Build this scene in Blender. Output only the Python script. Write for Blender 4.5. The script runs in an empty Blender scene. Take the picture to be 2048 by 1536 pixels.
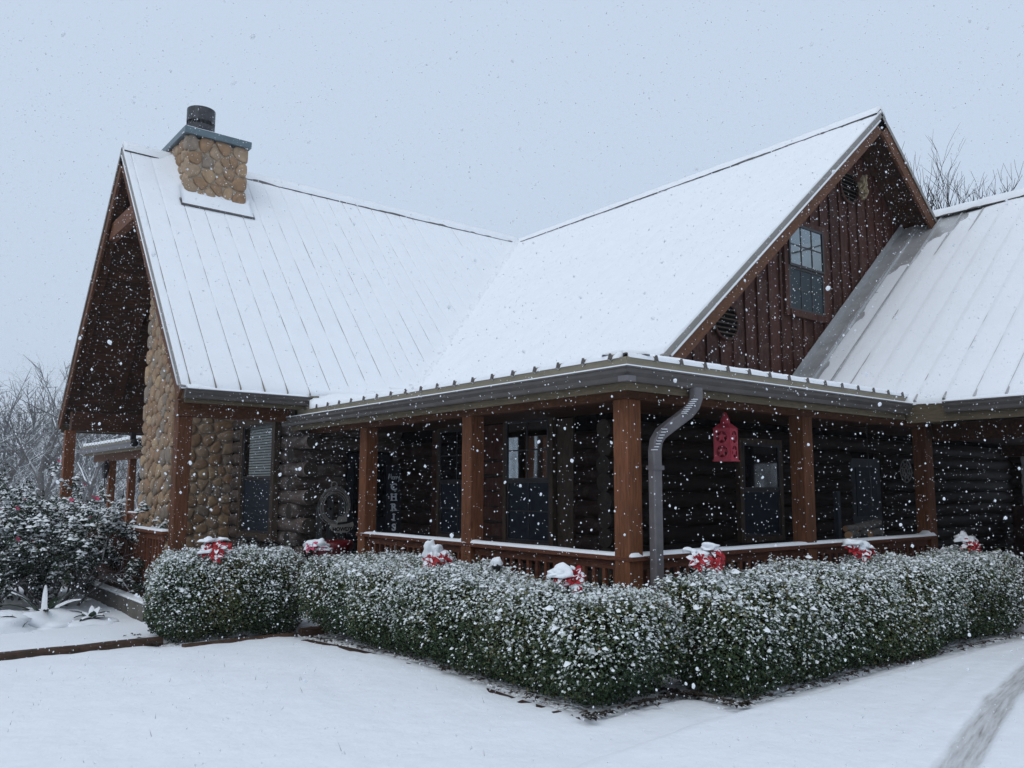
import bpy, bmesh, math, random
import numpy as np
from mathutils import Vector, Matrix, noise as mnoise
random.seed(7)
RNG = np.random.default_rng(11)
sc = bpy.context.scene
COL = sc.collection
PI = math.pi

# ---------------------------------------------------------------- camera
CAM = dict(f=1668.37, yaw=0.6738, pitch=0.1245, roll=0.0029, c=Vector((-5.2937, -5.0184, -1.0757)))
def cam_axes():
    y, p, r = CAM['yaw'], CAM['pitch'], CAM['roll']
    fw = Vector((math.sin(y)*math.cos(p), math.cos(y)*math.cos(p), math.sin(p)))
    rt = Vector((math.cos(y), -math.sin(y), 0)); up = rt.cross(fw)
    return fw, rt*math.cos(r)+up*math.sin(r), up*math.cos(r)-rt*math.sin(r)
FW, RT, UP = cam_axes()
def ray(u, v):
    return FW + RT*((u-1024)/CAM['f']) - UP*((v-768)/CAM['f'])
def at(u, v, axis, val):          # photo pixel -> point on the plane axis = val
    d = ray(u, v); t = (val-CAM['c'][axis])/d[axis]
    return CAM['c'] + d*t
cd = bpy.data.cameras.new('camera'); cam = bpy.data.objects.new('camera', cd); COL.objects.link(cam)
cd.sensor_width = 36; cd.lens = CAM['f']*36/2048; cd.clip_start = 0.05; cd.clip_end = 3000
m = Matrix.Identity(4)
for i in range(3):
    m[i][0], m[i][1], m[i][2], m[i][3] = RT[i], UP[i], -FW[i], CAM['c'][i]
cam.matrix_world = m
sc.camera = cam

# ---------------------------------------------------------------- sky, sun, exposure
SUN_EL, SUN_AZ = math.radians(52), math.radians(250)     # azimuth measured from +Y towards +X
w = bpy.data.worlds.new('World'); sc.world = w; w.use_nodes = True
nt = w.node_tree; nt.nodes.clear()
out = nt.nodes.new('ShaderNodeOutputWorld'); bg = nt.nodes.new('ShaderNodeBackground')
sky = nt.nodes.new('ShaderNodeTexSky'); sky.sky_type = 'NISHITA'; sky.sun_disc = False
sky.sun_elevation = SUN_EL; sky.sun_rotation = SUN_AZ
sky.air_density = 1.0; sky.dust_density = 6.0; sky.ozone_density = 2.0
mx = nt.nodes.new('ShaderNodeMix'); mx.data_type = 'RGBA'; mx.inputs['Factor'].default_value = 0.93
mx.inputs['B'].default_value = (6.1, 7.2, 8.75, 1)        # flat grey-blue snow cloud over the clear sky
nt.links.new(sky.outputs[0], mx.inputs['A']); nt.links.new(mx.outputs['Result'], bg.inputs['Color'])
bg.inputs['Strength'].default_value = 0.1
nt.links.new(bg.outputs[0], out.inputs['Surface'])
sl = bpy.data.lights.new('sun', 'SUN'); sun = bpy.data.objects.new('sun', sl); COL.objects.link(sun)
sl.energy = 0.75; sl.angle = math.radians(50); sl.color = (1.0, 0.985, 0.96)
sd = Vector((math.sin(SUN_AZ)*math.cos(SUN_EL), math.cos(SUN_AZ)*math.cos(SUN_EL), math.sin(SUN_EL)))
sun.rotation_euler = sd.to_track_quat('Z', 'Y').to_euler(); sun.location = (-20, -5, 30)
vs = sc.view_settings; vs.view_transform = 'Standard'; vs.look = 'None'; vs.exposure = 0.0; vs.gamma = 1.0; vs.use_curve_mapping = False
cy = sc.cycles
cy.use_denoising = True; cy.max_bounces = 6; cy.diffuse_bounces = 3; cy.glossy_bounces = 2; cy.transmission_bounces = 2
cy.volume_bounces = 0; cy.transparent_max_bounces = 4; cy.use_adaptive_sampling = True; cy.adaptive_threshold = 0.02
cy.caustics_reflective = False; cy.caustics_refractive = False

# ---------------------------------------------------------------- helpers
WL = {}                                     # world location of every linked object (no rotated parents)
def setp(o, label=None, cat=None, group=None, kind=None):
    if label: o['label'] = label
    if cat: o['category'] = cat
    if group: o['group'] = group
    if kind: o['kind'] = kind
    return o
def link(o, parent, loc):
    COL.objects.link(o); WL[o] = Vector(loc)
    if parent is not None:
        o.parent = parent; o.location = Vector(loc) - WL[parent]
    else:
        o.location = loc
    return o
def empty(name, loc, label=None, cat=None, group=None, parent=None):
    o = bpy.data.objects.new(name, None); o.empty_display_size = 0.2
    return setp(link(o, parent, loc), label, cat, group)
class MB:
    def __init__(s): s.v = []; s.f = []
    def add(s, vs, fs):
        b = len(s.v); s.v += [tuple(v) for v in vs]; s.f += [tuple(i+b for i in f) for f in fs]; return s
    def box(s, c, d):
        x, y, z = c; a, b, e = d[0]/2, d[1]/2, d[2]/2
        return s.add([(x+i*a, y+j*b, z+k*e) for i in (-1, 1) for j in (-1, 1) for k in (-1, 1)],
            [(0,1,3,2),(4,6,7,5),(0,4,5,1),(2,3,7,6),(0,2,6,4),(1,5,7,3)])
    def bb(s, a, b):
        return s.box([(p+q)/2 for p, q in zip(a, b)], [abs(q-p) for p, q in zip(a, b)])
    def prism(s, prof, p0, p1, ax, ay):     # 2-D profile (ax, ay axes) extruded p0 -> p1
        p0, p1, ax, ay = map(Vector, (p0, p1, ax, ay)); n = len(prof)
        vs = [p+ax*a+ay*b for p in (p0, p1) for a, b in prof]
        return s.add(vs, [tuple(range(n))[::-1], tuple(range(n, 2*n))] + [(i, (i+1) % n, n+(i+1) % n, n+i) for i in range(n)])
    def beam(s, p0, p1, w, h, up=(0, 0, 1)): # box beam between two points
        p0, p1 = Vector(p0), Vector(p1); d = (p1-p0).normalized(); sd_ = d.cross(Vector(up)).normalized(); u = sd_.cross(d)
        return s.prism([(-w/2, -h/2), (w/2, -h/2), (w/2, h/2), (-w/2, h/2)], p0, p1, sd_, u)
    def tube(s, pts, r, n=8, cap=True):
        pts = [Vector(p) for p in pts]; rs = r if isinstance(r, (list, tuple)) else [r]*len(pts); vs = []; u = None
        for i, p in enumerate(pts):
            d = (pts[min(i+1, len(pts)-1)]-pts[max(i-1, 0)]).normalized()
            if u is None: u = d.orthogonal().normalized()
            u = (u-d*u.dot(d)).normalized(); v = d.cross(u)
            vs += [p+(u*math.cos(2*PI*k/n)+v*math.sin(2*PI*k/n))*rs[i] for k in range(n)]
        fs = [(i*n+k, i*n+(k+1) % n, (i+1)*n+(k+1) % n, (i+1)*n+k) for i in range(len(pts)-1) for k in range(n)]
        if cap: fs += [tuple(range(n))[::-1], tuple(range((len(pts)-1)*n, len(pts)*n))]
        return s.add(vs, fs)
    def lathe(s, prof, c, n=24):
        vs = [(c[0]+r*math.cos(2*PI*k/n), c[1]+r*math.sin(2*PI*k/n), c[2]+z) for r, z in prof for k in range(n)]
        fs = [(i*n+k, i*n+(k+1) % n, (i+1)*n+(k+1) % n, (i+1)*n+k) for i in range(len(prof)-1) for k in range(n)]
        return s.add(vs, fs)
def mesh_of(mb, name='m', smooth=False):
    me = bpy.data.meshes.new(name); me.from_pydata(mb.v, [], mb.f); me.update()
    if smooth: me.polygons.foreach_set('use_smooth', [True]*len(me.polygons))
    return me
def obj(name, mb, mat, parent=None, smooth=False, label=None, cat=None, group=None, kind=None, bevel=0):
    """one mesh object from world-space geometry, its origin at its own base"""
    a = np.array(mb.v); lo, hi = a.min(0), a.max(0); o0 = np.array([(lo[0]+hi[0])/2, (lo[1]+hi[1])/2, lo[2]])
    me = bpy.data.meshes.new(name); me.from_pydata((a-o0).tolist(), [], mb.f); me.update()
    if smooth: me.polygons.foreach_set('use_smooth', [True]*len(me.polygons))
    if isinstance(mat, (list, tuple)):
        for q in mat: me.materials.append(q)
    else: me.materials.append(mat)
    o = bpy.data.objects.new(name, me); link(o, parent, o0)
    if bevel:
        b = o.modifiers.new('bevel', 'BEVEL'); b.width = bevel; b.segments = 1; b.limit_method = 'ANGLE'
    return setp(o, label, cat, group, kind)
def inst(name, me, parent, loc, rot=(0, 0, 0), scale=(1, 1, 1)):
    o = bpy.data.objects.new(name, me); link(o, parent, loc); o.rotation_euler = rot; o.scale = scale
    return o
def np_mesh(name, v, f, mat, parent=None, attrs=None, smooth=False, kind=None, matidx=None, uvs=None):
    """mesh from numpy arrays; f is (n,3) or (n,4)"""
    o0 = np.array([(v[:, 0].min()+v[:, 0].max())/2, (v[:, 1].min()+v[:, 1].max())/2, v[:, 2].min()])
    k = f.shape[1]; me = bpy.data.meshes.new(name)
    me.vertices.add(len(v)); me.vertices.foreach_set('co', (v-o0).astype(np.float32).ravel())
    me.loops.add(f.size); me.loops.foreach_set('vertex_index', f.astype(np.int32).ravel())
    me.polygons.add(len(f)); me.polygons.foreach_set('loop_start', np.arange(0, f.size, k, dtype=np.int32))
    if smooth: me.polygons.foreach_set('use_smooth', np.ones(len(f), bool))
    for q in (mat if isinstance(mat, (list, tuple)) else [mat]): me.materials.append(q)
    if matidx is not None: me.polygons.foreach_set('material_index', matidx.astype(np.int32))
    for n_, arr in (attrs or {}).items():
        at_ = me.attributes.new(n_, 'FLOAT', 'POINT'); at_.data.foreach_set('value', arr.astype(np.float32))
    me.update(calc_edges=True)
    o = bpy.data.objects.new(name, me); link(o, parent, o0)
    return setp(o, kind=kind)
# vectorised value noise
def vnoise(p, seed=0):
    p = np.asarray(p, float); i = np.floor(p).astype(np.int64); f = p-i; f = f*f*(3-2*f)
    def h(ix):
        n = ix[..., 0]*374761393 + ix[..., 1]*668265263 + ix[..., 2]*2147483647 + seed*1274126177
        n = (n ^ (n >> 13))*1274126177; n = n ^ (n >> 16)
        return (n & 0xffff)/65535.0
    r = 0
    for dx in (0, 1):
        for dy in (0, 1):
            for dz in (0, 1):
                wgt = (f[..., 0] if dx else 1-f[..., 0])*(f[..., 1] if dy else 1-f[..., 1])*(f[..., 2] if dz else 1-f[..., 2])
                r = r + wgt*h(i+np.array([dx, dy, dz]))
    return r*2-1
def n2(x, y, s=1.0, seed=0, z=0.0):
    return vnoise(np.stack([np.asarray(x, float)*s, np.asarray(y, float)*s, np.zeros_like(np.asarray(x, float))+z], -1), seed)
def sstep(a, b, x):
    t = np.clip((x-a)/(b-a), 0, 1); return t*t*(3-2*t)

# ---------------------------------------------------------------- materials
def mat(name):
    m_ = bpy.data.materials.new(name); m_.use_nodes = True; n = m_.node_tree.nodes; l = m_.node_tree.links
    return m_, n, l, n['Principled BSDF']
def node(n, typ, **kw):
    o = n.new(typ)
    for k, v in kw.items():
        if k in o.inputs: o.inputs[k].default_value = v
        else: setattr(o, k, v)
    return o
def ramp(n, stops):
    r = n.new('ShaderNodeValToRGB'); e = r.color_ramp.elements
    while len(e) < len(stops): e.new(0.5)
    for k, (p, c) in enumerate(stops): e[k].position = p; e[k].color = (*c, 1)
    return r
def coords(n, l, scale=(1, 1, 1), rnd=True):
    g = n.new('ShaderNodeNewGeometry'); mp = n.new('ShaderNodeMapping'); mp.inputs['Scale'].default_value = scale
    if rnd:
        oi = n.new('ShaderNodeObjectInfo'); mu = n.new('ShaderNodeMath'); mu.operation = 'MULTIPLY'; mu.inputs[1].default_value = 37.0
        l.new(oi.outputs['Random'], mu.inputs[0]); cb = n.new('ShaderNodeCombineXYZ')
        for k in range(3): l.new(mu.outputs[0], cb.inputs[k])
        l.new(cb.outputs[0], mp.inputs['Location'])
    l.new(g.outputs['Position'], mp.inputs['Vector']); return mp
def bump(n, l, src, strength, dist, pr):
    b = node(n, 'ShaderNodeBump', Strength=strength, Distance=dist); l.new(src, b.inputs['Height']); l.new(b.outputs[0], pr.inputs['Normal'])
def wood(name, c0, c1, c2, scale=(6, 6, 1.2), rough=0.7, bs=0.25, spec=0.3, weather=None):
    """stained wood: long grain along z of the mapping, knots and weathering; the porch log colours include shade"""
    m_, n, l, pr = mat(name); mp = coords(n, l, scale)
    a = node(n, 'ShaderNodeTexNoise', Scale=3.0, Detail=6.0, Roughness=0.65, Distortion=0.6); l.new(mp.outputs[0], a.inputs['Vector'])
    mp2 = coords(n, l, (0.9, 0.9, 0.9)); b = node(n, 'ShaderNodeTexNoise', Scale=2.2, Detail=3.0); l.new(mp2.outputs[0], b.inputs['Vector'])
    r = ramp(n, [(0.3, c0), (0.55, c1), (0.75, c2)]); l.new(a.outputs['Fac'], r.inputs[0])
    oi = n.new('ShaderNodeObjectInfo'); hs = n.new('ShaderNodeHueSaturation'); mr = node(n, 'ShaderNodeMapRange')
    ad = n.new('ShaderNodeMath'); ad.operation = 'ADD'; l.new(oi.outputs['Random'], ad.inputs[0]); l.new(b.outputs['Fac'], ad.inputs[1])
    mr.inputs['From Min'].default_value = 0.2; mr.inputs['From Max'].default_value = 1.8; mr.inputs['To Min'].default_value = 0.6; mr.inputs['To Max'].default_value = 1.4
    l.new(ad.outputs[0], mr.inputs['Value']); l.new(mr.outputs[0], hs.inputs['Value']); l.new(r.outputs[0], hs.inputs['Color'])
    last = hs.outputs[0]
    if weather:
        wn = node(n, 'ShaderNodeTexNoise', Scale=5.0, Detail=5.0, Roughness=0.7); l.new(mp2.outputs[0], wn.inputs['Vector'])
        wr = ramp(n, [(0.52, (0, 0, 0)), (0.66, (1, 1, 1))]); l.new(wn.outputs['Fac'], wr.inputs[0])
        mxn = n.new('ShaderNodeMix'); mxn.data_type = 'RGBA'; l.new(wr.outputs[0], mxn.inputs['Factor']); l.new(last, mxn.inputs['A']); mxn.inputs['B'].default_value = (*weather, 1); last = mxn.outputs['Result']
    l.new(last, pr.inputs['Base Color']); pr.inputs['Roughness'].default_value = rough; pr.inputs['Specular IOR Level'].default_value = spec
    bump(n, l, a.outputs['Fac'], bs, 0.02, pr); return m_
def plain(name, c, rough=0.6, metal=0.0, var=0.25, scale=6.0, bs=0.0, spec=0.4, rnd=0.0):
    m_, n, l, pr = mat(name); mp = coords(n, l)
    a = node(n, 'ShaderNodeTexNoise', Scale=scale, Detail=5.0, Roughness=0.6); l.new(mp.outputs[0], a.inputs['Vector'])
    d = tuple(max(0, x*(1-var)) for x in c); e = tuple(min(1, x*(1+var)) for x in c)
    r = ramp(n, [(0.3, d), (0.7, e)]); l.new(a.outputs['Fac'], r.inputs[0]); l.new(r.outputs[0], pr.inputs['Base Color'])
    pr.inputs['Roughness'].default_value = rough; pr.inputs['Metallic'].default_value = metal; pr.inputs['Specular IOR Level'].default_value = spec
    if bs: bump(n, l, a.outputs['Fac'], bs, 0.02, pr)
    return m_
def snow_mat(name, c=(0.83, 0.855, 0.885), fine=60.0, bs=0.18, lump=3.0):
    m_, n, l, pr = mat(name); mp = coords(n, l, rnd=False)
    a = node(n, 'ShaderNodeTexNoise', Scale=fine, Detail=4.0, Roughness=0.7); l.new(mp.outputs[0], a.inputs['Vector'])
    b = node(n, 'ShaderNodeTexNoise', Scale=lump, Detail=5.0, Roughness=0.55); l.new(mp.outputs[0], b.inputs['Vector'])
    ad = n.new('ShaderNodeMath'); ad.operation = 'MULTIPLY_ADD'; ad.inputs[1].default_value = 0.12; l.new(a.outputs['Fac'], ad.inputs[0]); l.new(b.outputs['Fac'], ad.inputs[2])
    r = ramp(n, [(0.25, tuple(x*0.96 for x in c)), (0.75, c)]); l.new(b.outputs['Fac'], r.inputs[0]); l.new(r.outputs[0], pr.inputs['Base Color'])
    pr.inputs['Roughness'].default_value = 0.85; pr.inputs['Specular IOR Level'].default_value = 0.15
    bump(n, l, ad.outputs[0], bs, 0.05, pr); return m_
M = {}
M['snow'] = snow_mat('snow')
M['post'] = wood('stained_post', (0.075, 0.026, 0.011), (0.145, 0.052, 0.021), (0.20, 0.078, 0.034), (14, 14, 1.4))
M['rail'] = wood('stained_rail', (0.070, 0.023, 0.011), (0.125, 0.041, 0.019), (0.17, 0.062, 0.029), (5, 5, 14))
M['trim'] = wood('brown_trim', (0.07, 0.028, 0.013), (0.125, 0.050, 0.023), (0.17, 0.072, 0.034), (5, 5, 10))
M['fascia'] = wood('olive_fascia', (0.085, 0.065, 0.040), (0.13, 0.10, 0.062), (0.16, 0.125, 0.08), (2.5, 2.5, 16))
M['board'] = wood('dark_board', (0.030, 0.009, 0.006), (0.062, 0.020, 0.013), (0.090, 0.031, 0.020), (10, 10, 1.0), weather=(0.085, 0.045, 0.034))
M['soffit'] = wood('soffit_board', (0.026, 0.010, 0.006), (0.060, 0.023, 0.011), (0.12, 0.048, 0.021), (1.2, 8, 8))
M['log_x'] = wood('shade_darkened_stained_log', (0.006, 0.003, 0.002), (0.012, 0.006, 0.004), (0.022, 0.010, 0.006), (1.2, 7, 7), weather=(0.020, 0.013, 0.010), bs=0.35)  # dark stain deepened further to paint the porch shade into the wall logs
M['log_y'] = wood('shade_darkened_stained_log_side', (0.010, 0.004, 0.003), (0.020, 0.008, 0.005), (0.038, 0.015, 0.008), (7, 1.2, 7), weather=(0.048, 0.032, 0.026), bs=0.35)  # stain with the same porch shade put into its colour
M['log_xa'] = wood('weathered_log', (0.05, 0.034, 0.027), (0.095, 0.070, 0.058), (0.15, 0.115, 0.10), (1.2, 7, 7), weather=(0.20, 0.17, 0.155), bs=0.35)  # paler weathered copy for the lit chimney wing, without the porch shade
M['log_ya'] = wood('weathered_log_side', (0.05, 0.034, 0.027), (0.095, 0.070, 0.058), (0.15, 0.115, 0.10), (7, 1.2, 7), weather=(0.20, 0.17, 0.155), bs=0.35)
M['logend'] = wood('log_end_grain', (0.022, 0.017, 0.013), (0.036, 0.028, 0.022), (0.055, 0.043, 0.034), (5, 5, 5))
M['taupe'] = plain('taupe_trim_metal', (0.24, 0.225, 0.205), 0.45, 0.2, 0.1, 4)
M['metal'] = plain('tan_roof_metal', (0.24, 0.21, 0.15), 0.45, 0.2, 0.12, 4)
M['metalgrey'] = plain('wet_grey_roof_metal', (0.42, 0.42, 0.42), 0.35, 0.2, 0.2, 3)
M['gutter'] = plain('brown_grey_gutter', (0.085, 0.075, 0.070), 0.4, 0.0, 0.15, 5)
M['pipe'] = plain('grey_downspout', (0.13, 0.12, 0.125), 0.45, 0.0, 0.2, 8)
M['capmetal'] = plain('blue_grey_flashing', (0.12, 0.16, 0.18), 0.4, 0.3, 0.1, 5)
M['flue'] = plain('dark_flue_steel', (0.06, 0.06, 0.065), 0.4, 0.6, 0.3, 12)
M['black'] = plain('black_iron', (0.012, 0.012, 0.013), 0.5)
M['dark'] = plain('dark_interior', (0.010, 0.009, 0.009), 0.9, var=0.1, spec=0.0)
M['frame'] = plain('dark_window_frame', (0.030, 0.028, 0.030), 0.45)
M['winwood'] = wood('window_casing', (0.040, 0.026, 0.018), (0.070, 0.048, 0.032), (0.10, 0.07, 0.05), (6, 6, 2))
M['blind'] = plain('pale_blind', (0.62, 0.60, 0.56), 0.6, var=0.08)
M['concrete'] = plain('foundation_concrete', (0.12, 0.11, 0.095), 0.9, var=0.3, scale=3, bs=0.3)
M['deck'] = wood('deck_board', (0.05, 0.03, 0.02), (0.09, 0.05, 0.03), (0.12, 0.07, 0.045), (6, 1, 6))
M['mortar'] = plain('mortar', (0.40, 0.33, 0.25), 0.95, var=0.25, scale=20, bs=0.4)
M['timber'] = wood('wet_landscape_timber', (0.03, 0.017, 0.010), (0.06, 0.032, 0.02), (0.085, 0.048, 0.03), (3, 3, 6))
def glass(name, base=(0.004, 0.005, 0.007)):
    m_, n, l, pr = mat(name); pr.inputs['Base Color'].default_value = (*base, 1); pr.inputs['Roughness'].default_value = 0.04
    pr.inputs['Specular IOR Level'].default_value = 0.5; pr.inputs['IOR'].default_value = 2.0
    mp = coords(n, l, rnd=False); a = node(n, 'ShaderNodeTexNoise', Scale=1.3, Detail=1.0); l.new(mp.outputs[0], a.inputs['Vector']); bump(n, l, a.outputs['Fac'], 0.05, 0.05, pr)
    return m_
M['glass'] = glass('window_glass')
M['mirrorglass'] = glass('coated_window_glass', (0.24, 0.28, 0.30)); M['mirrorglass'].node_tree.nodes['Principled BSDF'].inputs['Metallic'].default_value = 1.0
M['brightglass'] = glass('sky_lit_window_glass', (0.50, 0.54, 0.56)); M['brightglass'].node_tree.nodes['Principled BSDF'].inputs['Metallic'].default_value = 1.0
M['tealscreen'] = plain('pale_insect_screen', (0.030, 0.044, 0.050), 0.6, var=0.1, spec=0.3)
M['screen'] = plain('insect_screen', (0.010, 0.016, 0.026), 0.6, var=0.1, spec=0.3)
def stone_mat():
    m_, n, l, pr = mat('river_stone'); mp = coords(n, l); oi = n.new('ShaderNodeObjectInfo')
    r = ramp(n, [(0.0, (0.27, 0.165, 0.092)), (0.2, (0.35, 0.235, 0.14)), (0.4, (0.285, 0.18, 0.105)), (0.6, (0.32, 0.225, 0.145)), (0.8, (0.24, 0.19, 0.145)), (0.93, (0.38, 0.265, 0.155))]); r.color_ramp.interpolation = 'CONSTANT'
    l.new(oi.outputs['Random'], r.inputs[0])
    a = node(n, 'ShaderNodeTexNoise', Scale=9.0, Detail=6.0, Roughness=0.65); l.new(mp.outputs[0], a.inputs['Vector'])
    hs = n.new('ShaderNodeHueSaturation'); mr = node(n, 'ShaderNodeMapRange'); mr.inputs['From Min'].default_value = 0.3; mr.inputs['From Max'].default_value = 0.7; mr.inputs['To Min'].default_value = 0.72; mr.inputs['To Max'].default_value = 1.25
    l.new(a.outputs['Fac'], mr.inputs['Value']); l.new(mr.outputs[0], hs.inputs['Value']); l.new(r.outputs[0], hs.inputs['Color']); l.new(hs.outputs[0], pr.inputs['Base Color'])
    pr.inputs['Roughness'].default_value = 0.75; bump(n, l, a.outputs['Fac'], 0.25, 0.02, pr); return m_
M['stone'] = stone_mat()
def leaf_mat(name, stops, trans=0.0, rough=0.5):
    m_, n, l, pr = mat(name); t = n.new('ShaderNodeAttribute'); t.attribute_name = 'tint'
    r = ramp(n, stops); l.new(t.outputs['Fac'], r.inputs[0]); l.new(r.outputs[0], pr.inputs['Base Color']); pr.inputs['Roughness'].default_value = rough
    pr.inputs['Specular IOR Level'].default_value = 0.35; return m_
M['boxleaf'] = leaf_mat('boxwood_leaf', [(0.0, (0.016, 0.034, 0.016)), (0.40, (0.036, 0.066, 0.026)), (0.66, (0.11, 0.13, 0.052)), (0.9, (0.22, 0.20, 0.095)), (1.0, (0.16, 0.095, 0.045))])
M['camleaf'] = leaf_mat('camellia_leaf', [(0.0, (0.012, 0.026, 0.016)), (0.6, (0.026, 0.045, 0.024)), (1.0, (0.06, 0.07, 0.035))], rough=0.35)
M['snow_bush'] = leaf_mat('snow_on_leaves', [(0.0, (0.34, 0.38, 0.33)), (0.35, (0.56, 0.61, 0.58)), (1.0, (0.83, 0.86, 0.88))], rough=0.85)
M['twig'] = plain('twig_bark', (0.045, 0.035, 0.027), 0.9)
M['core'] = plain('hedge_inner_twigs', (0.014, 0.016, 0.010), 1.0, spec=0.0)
def bark_snow(name, bark, thr=0.35, sn=(0.8, 0.83, 0.85)):
    """bark with snow lying on the sides of the wood that face up"""
    m_, n, l, pr = mat(name); g = n.new('ShaderNodeNewGeometry'); sx = n.new('ShaderNodeSeparateXYZ'); l.new(g.outputs['True Normal'], sx.inputs[0])
    r = ramp(n, [(thr, (0, 0, 0)), (thr+0.2, (1, 1, 1))]); l.new(sx.outputs['Z'], r.inputs[0])
    mxn = n.new('ShaderNodeMix'); mxn.data_type = 'RGBA'; l.new(r.outputs[0], mxn.inputs['Factor']); mxn.inputs['A'].default_value = (*bark, 1); mxn.inputs['B'].default_value = (*sn, 1)
    l.new(mxn.outputs['Result'], pr.inputs['Base Color']); pr.inputs['Roughness'].default_value = 0.9; pr.inputs['Specular IOR Level'].default_value = 0.1; return m_
M['bark'] = bark_snow('hazed_bark_with_snow', (0.125, 0.118, 0.115), 0.42); M['barkdark'] = bark_snow('dark_bark', (0.035, 0.028, 0.026), 0.75)  # left-tree bark paled to grey, part of the haze put into its colour
M['barkfar'] = bark_snow('hazed_far_bark_with_snow', (0.155, 0.155, 0.16), 0.2)  # far bark greyed so the distance haze sits in its colour
M['red'] = plain('red_petal', (0.34, 0.007, 0.014), 0.55, var=0.3, scale=20)
M['pink'] = plain('pink_petal', (0.55, 0.07, 0.14), 0.6, var=0.3, scale=20)
M['lantern'] = plain('red_tin', (0.36, 0.035, 0.055), 0.5, var=0.2, scale=10)
M['signgrey'] = wood('grey_barnwood', (0.035, 0.036, 0.036), (0.065, 0.066, 0.066), (0.10, 0.10, 0.10), (9, 9, 1.2))
M['hat'] = plain('hat_paint', (0.30, 0.29, 0.26), 0.7, var=0.2, scale=12)
M['rope'] = plain('lasso_rope', (0.22, 0.21, 0.195), 0.9, var=0.3, scale=60)
M['navy'] = plain('dark_navy_board', (0.010, 0.013, 0.022), 0.7)
M['letter'] = plain('pale_letter_paint', (0.74, 0.80, 0.85), 0.7, var=0.1)
M['bluedoor'] = plain('dark_blue_door', (0.010, 0.014, 0.022), 0.5)
M['cutwood'] = plain('cut_firewood_end', (0.32, 0.19, 0.10), 0.9)
M['fwbark'] = plain('firewood_bark', (0.13, 0.12, 0.11), 0.95, var=0.5, scale=15, bs=0.5)
M['litter'] = plain('wet_leaf_litter', (0.028, 0.02, 0.014), 0.8, var=0.5, scale=14)
# ---------------------------------------------------------------- ground
HEDGES = [  # x0, x1, y0, y1, z_top
    (-2.42, -0.62, 4.74, 5.62, -1.98),
    (-0.97, 0.12, -0.52, 4.46, -2.00),
    (0.10, 5.80, -1.02, 0.02, -1.95)]
def base_z(x, y):
    x = np.asarray(x, float); y = np.asarray(y, float)
    z = -2.70 - 0.18*sstep(1.0, 7.5, y) - 0.25*sstep(9.0, 40.0, y)
    far = np.hypot(x-3, y-6)
    z = z + 0.03*n2(x, y, 0.35, 3)*sstep(2, 6, far) + 0.6*n2(x, y, 0.02, 5)*sstep(45, 120, far)
    return z
def ground_z(x, y):
    z = base_z(x, y)
    x = np.asarray(x, float); y = np.asarray(y, float)
    z = z + 0.010*n2(x, y, 2.1, 8) + 0.008*n2(x, y, 6.5, 9)+0.004*n2(x, y, 15, 10)
    dip = np.exp(-((x+1.2)/0.7)**2-((y+0.75)/0.35)**2); z = z - 0.035*dip
    for x0, x1, y0, y1, zt in HEDGES:                      # snow hollowed out below the hedges
        d = np.maximum(np.maximum(x0-x, x-x1), np.maximum(y0-y, y-y1))
        z = z - 0.04*(1-sstep(-0.12, 0.10, d))
    return z
def axis(lo, fine0, fine1, hi, st):
    a = list(np.arange(fine0, fine1+1e-6, st)); s = st; p = fine0; L = []
    while p > lo: s *= 1.18; p -= s; L.append(p)
    s = st; p = fine1; R = []
    while p < hi: s *= 1.18; p += s; R.append(p)
    return np.array(L[::-1]+a+R)
def grid_mesh(name, xs, ys, zf, mat_, parent=None, kind=None, mask=None, attrs=None, skirt=0.0, smooth=True):
    X, Y = np.meshgrid(xs, ys, indexing='ij'); Z = zf(X, Y); nx, ny = X.shape
    v = np.stack([X, Y, Z], -1).reshape(-1, 3); idx = np.arange(nx*ny).reshape(nx, ny)
    f = np.stack([idx[:-1, :-1], idx[1:, :-1], idx[1:, 1:], idx[:-1, 1:]], -1)
    if mask is not None:
        k = mask(X, Y); ok = k[:-1, :-1] & k[1:, :-1] & k[1:, 1:] & k[:-1, 1:]; f = f[ok]
    f = f.reshape(-1, 4); at_ = {n_: a(X, Y).ravel() for n_, a in (attrs or {}).items()}
    if skirt:
        e = np.concatenate([f[:, [0, 1]], f[:, [1, 2]], f[:, [2, 3]], f[:, [3, 0]]]); es = np.sort(e, 1)
        key = es[:, 0].astype(np.int64)*len(v)+es[:, 1]; u, inv, cnt = np.unique(key, return_inverse=True, return_counts=True)
        b = e[cnt[inv] == 1]; used = np.unique(b); mp = {int(q): len(v)+i for i, q in enumerate(used)}
        lowv = v[used].copy(); lowv[:, 2] = lowv[:, 2]-skirt if not callable(skirt) else np.minimum(lowv[:, 2]-.001, skirt(lowv[:, 0], lowv[:, 1])); v = np.concatenate([v, lowv])
        f = np.concatenate([f, np.array([[q[1], q[0], mp[int(q[0])], mp[int(q[1])]] for q in b])])
        at_ = {n_: np.concatenate([a, a[used]]) for n_, a in at_.items()}
    keep = np.unique(f); re = -np.ones(len(v), int); re[keep] = np.arange(len(keep))
    return np_mesh(name, v[keep], re[f], mat_, parent, {n_: a[keep] for n_, a in at_.items()}, smooth, kind)
M['lawnsnow'] = snow_mat('lawn_snow', fine=45.0, bs=0.35, lump=7.0)
gx = axis(-420, -6.5, 7.0, 420, 0.09); gy = axis(-420, -3.0, 9.5, 420, 0.09)
setp(grid_mesh('ground', gx, gy, ground_z, M['lawnsnow']), kind='structure')
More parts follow.
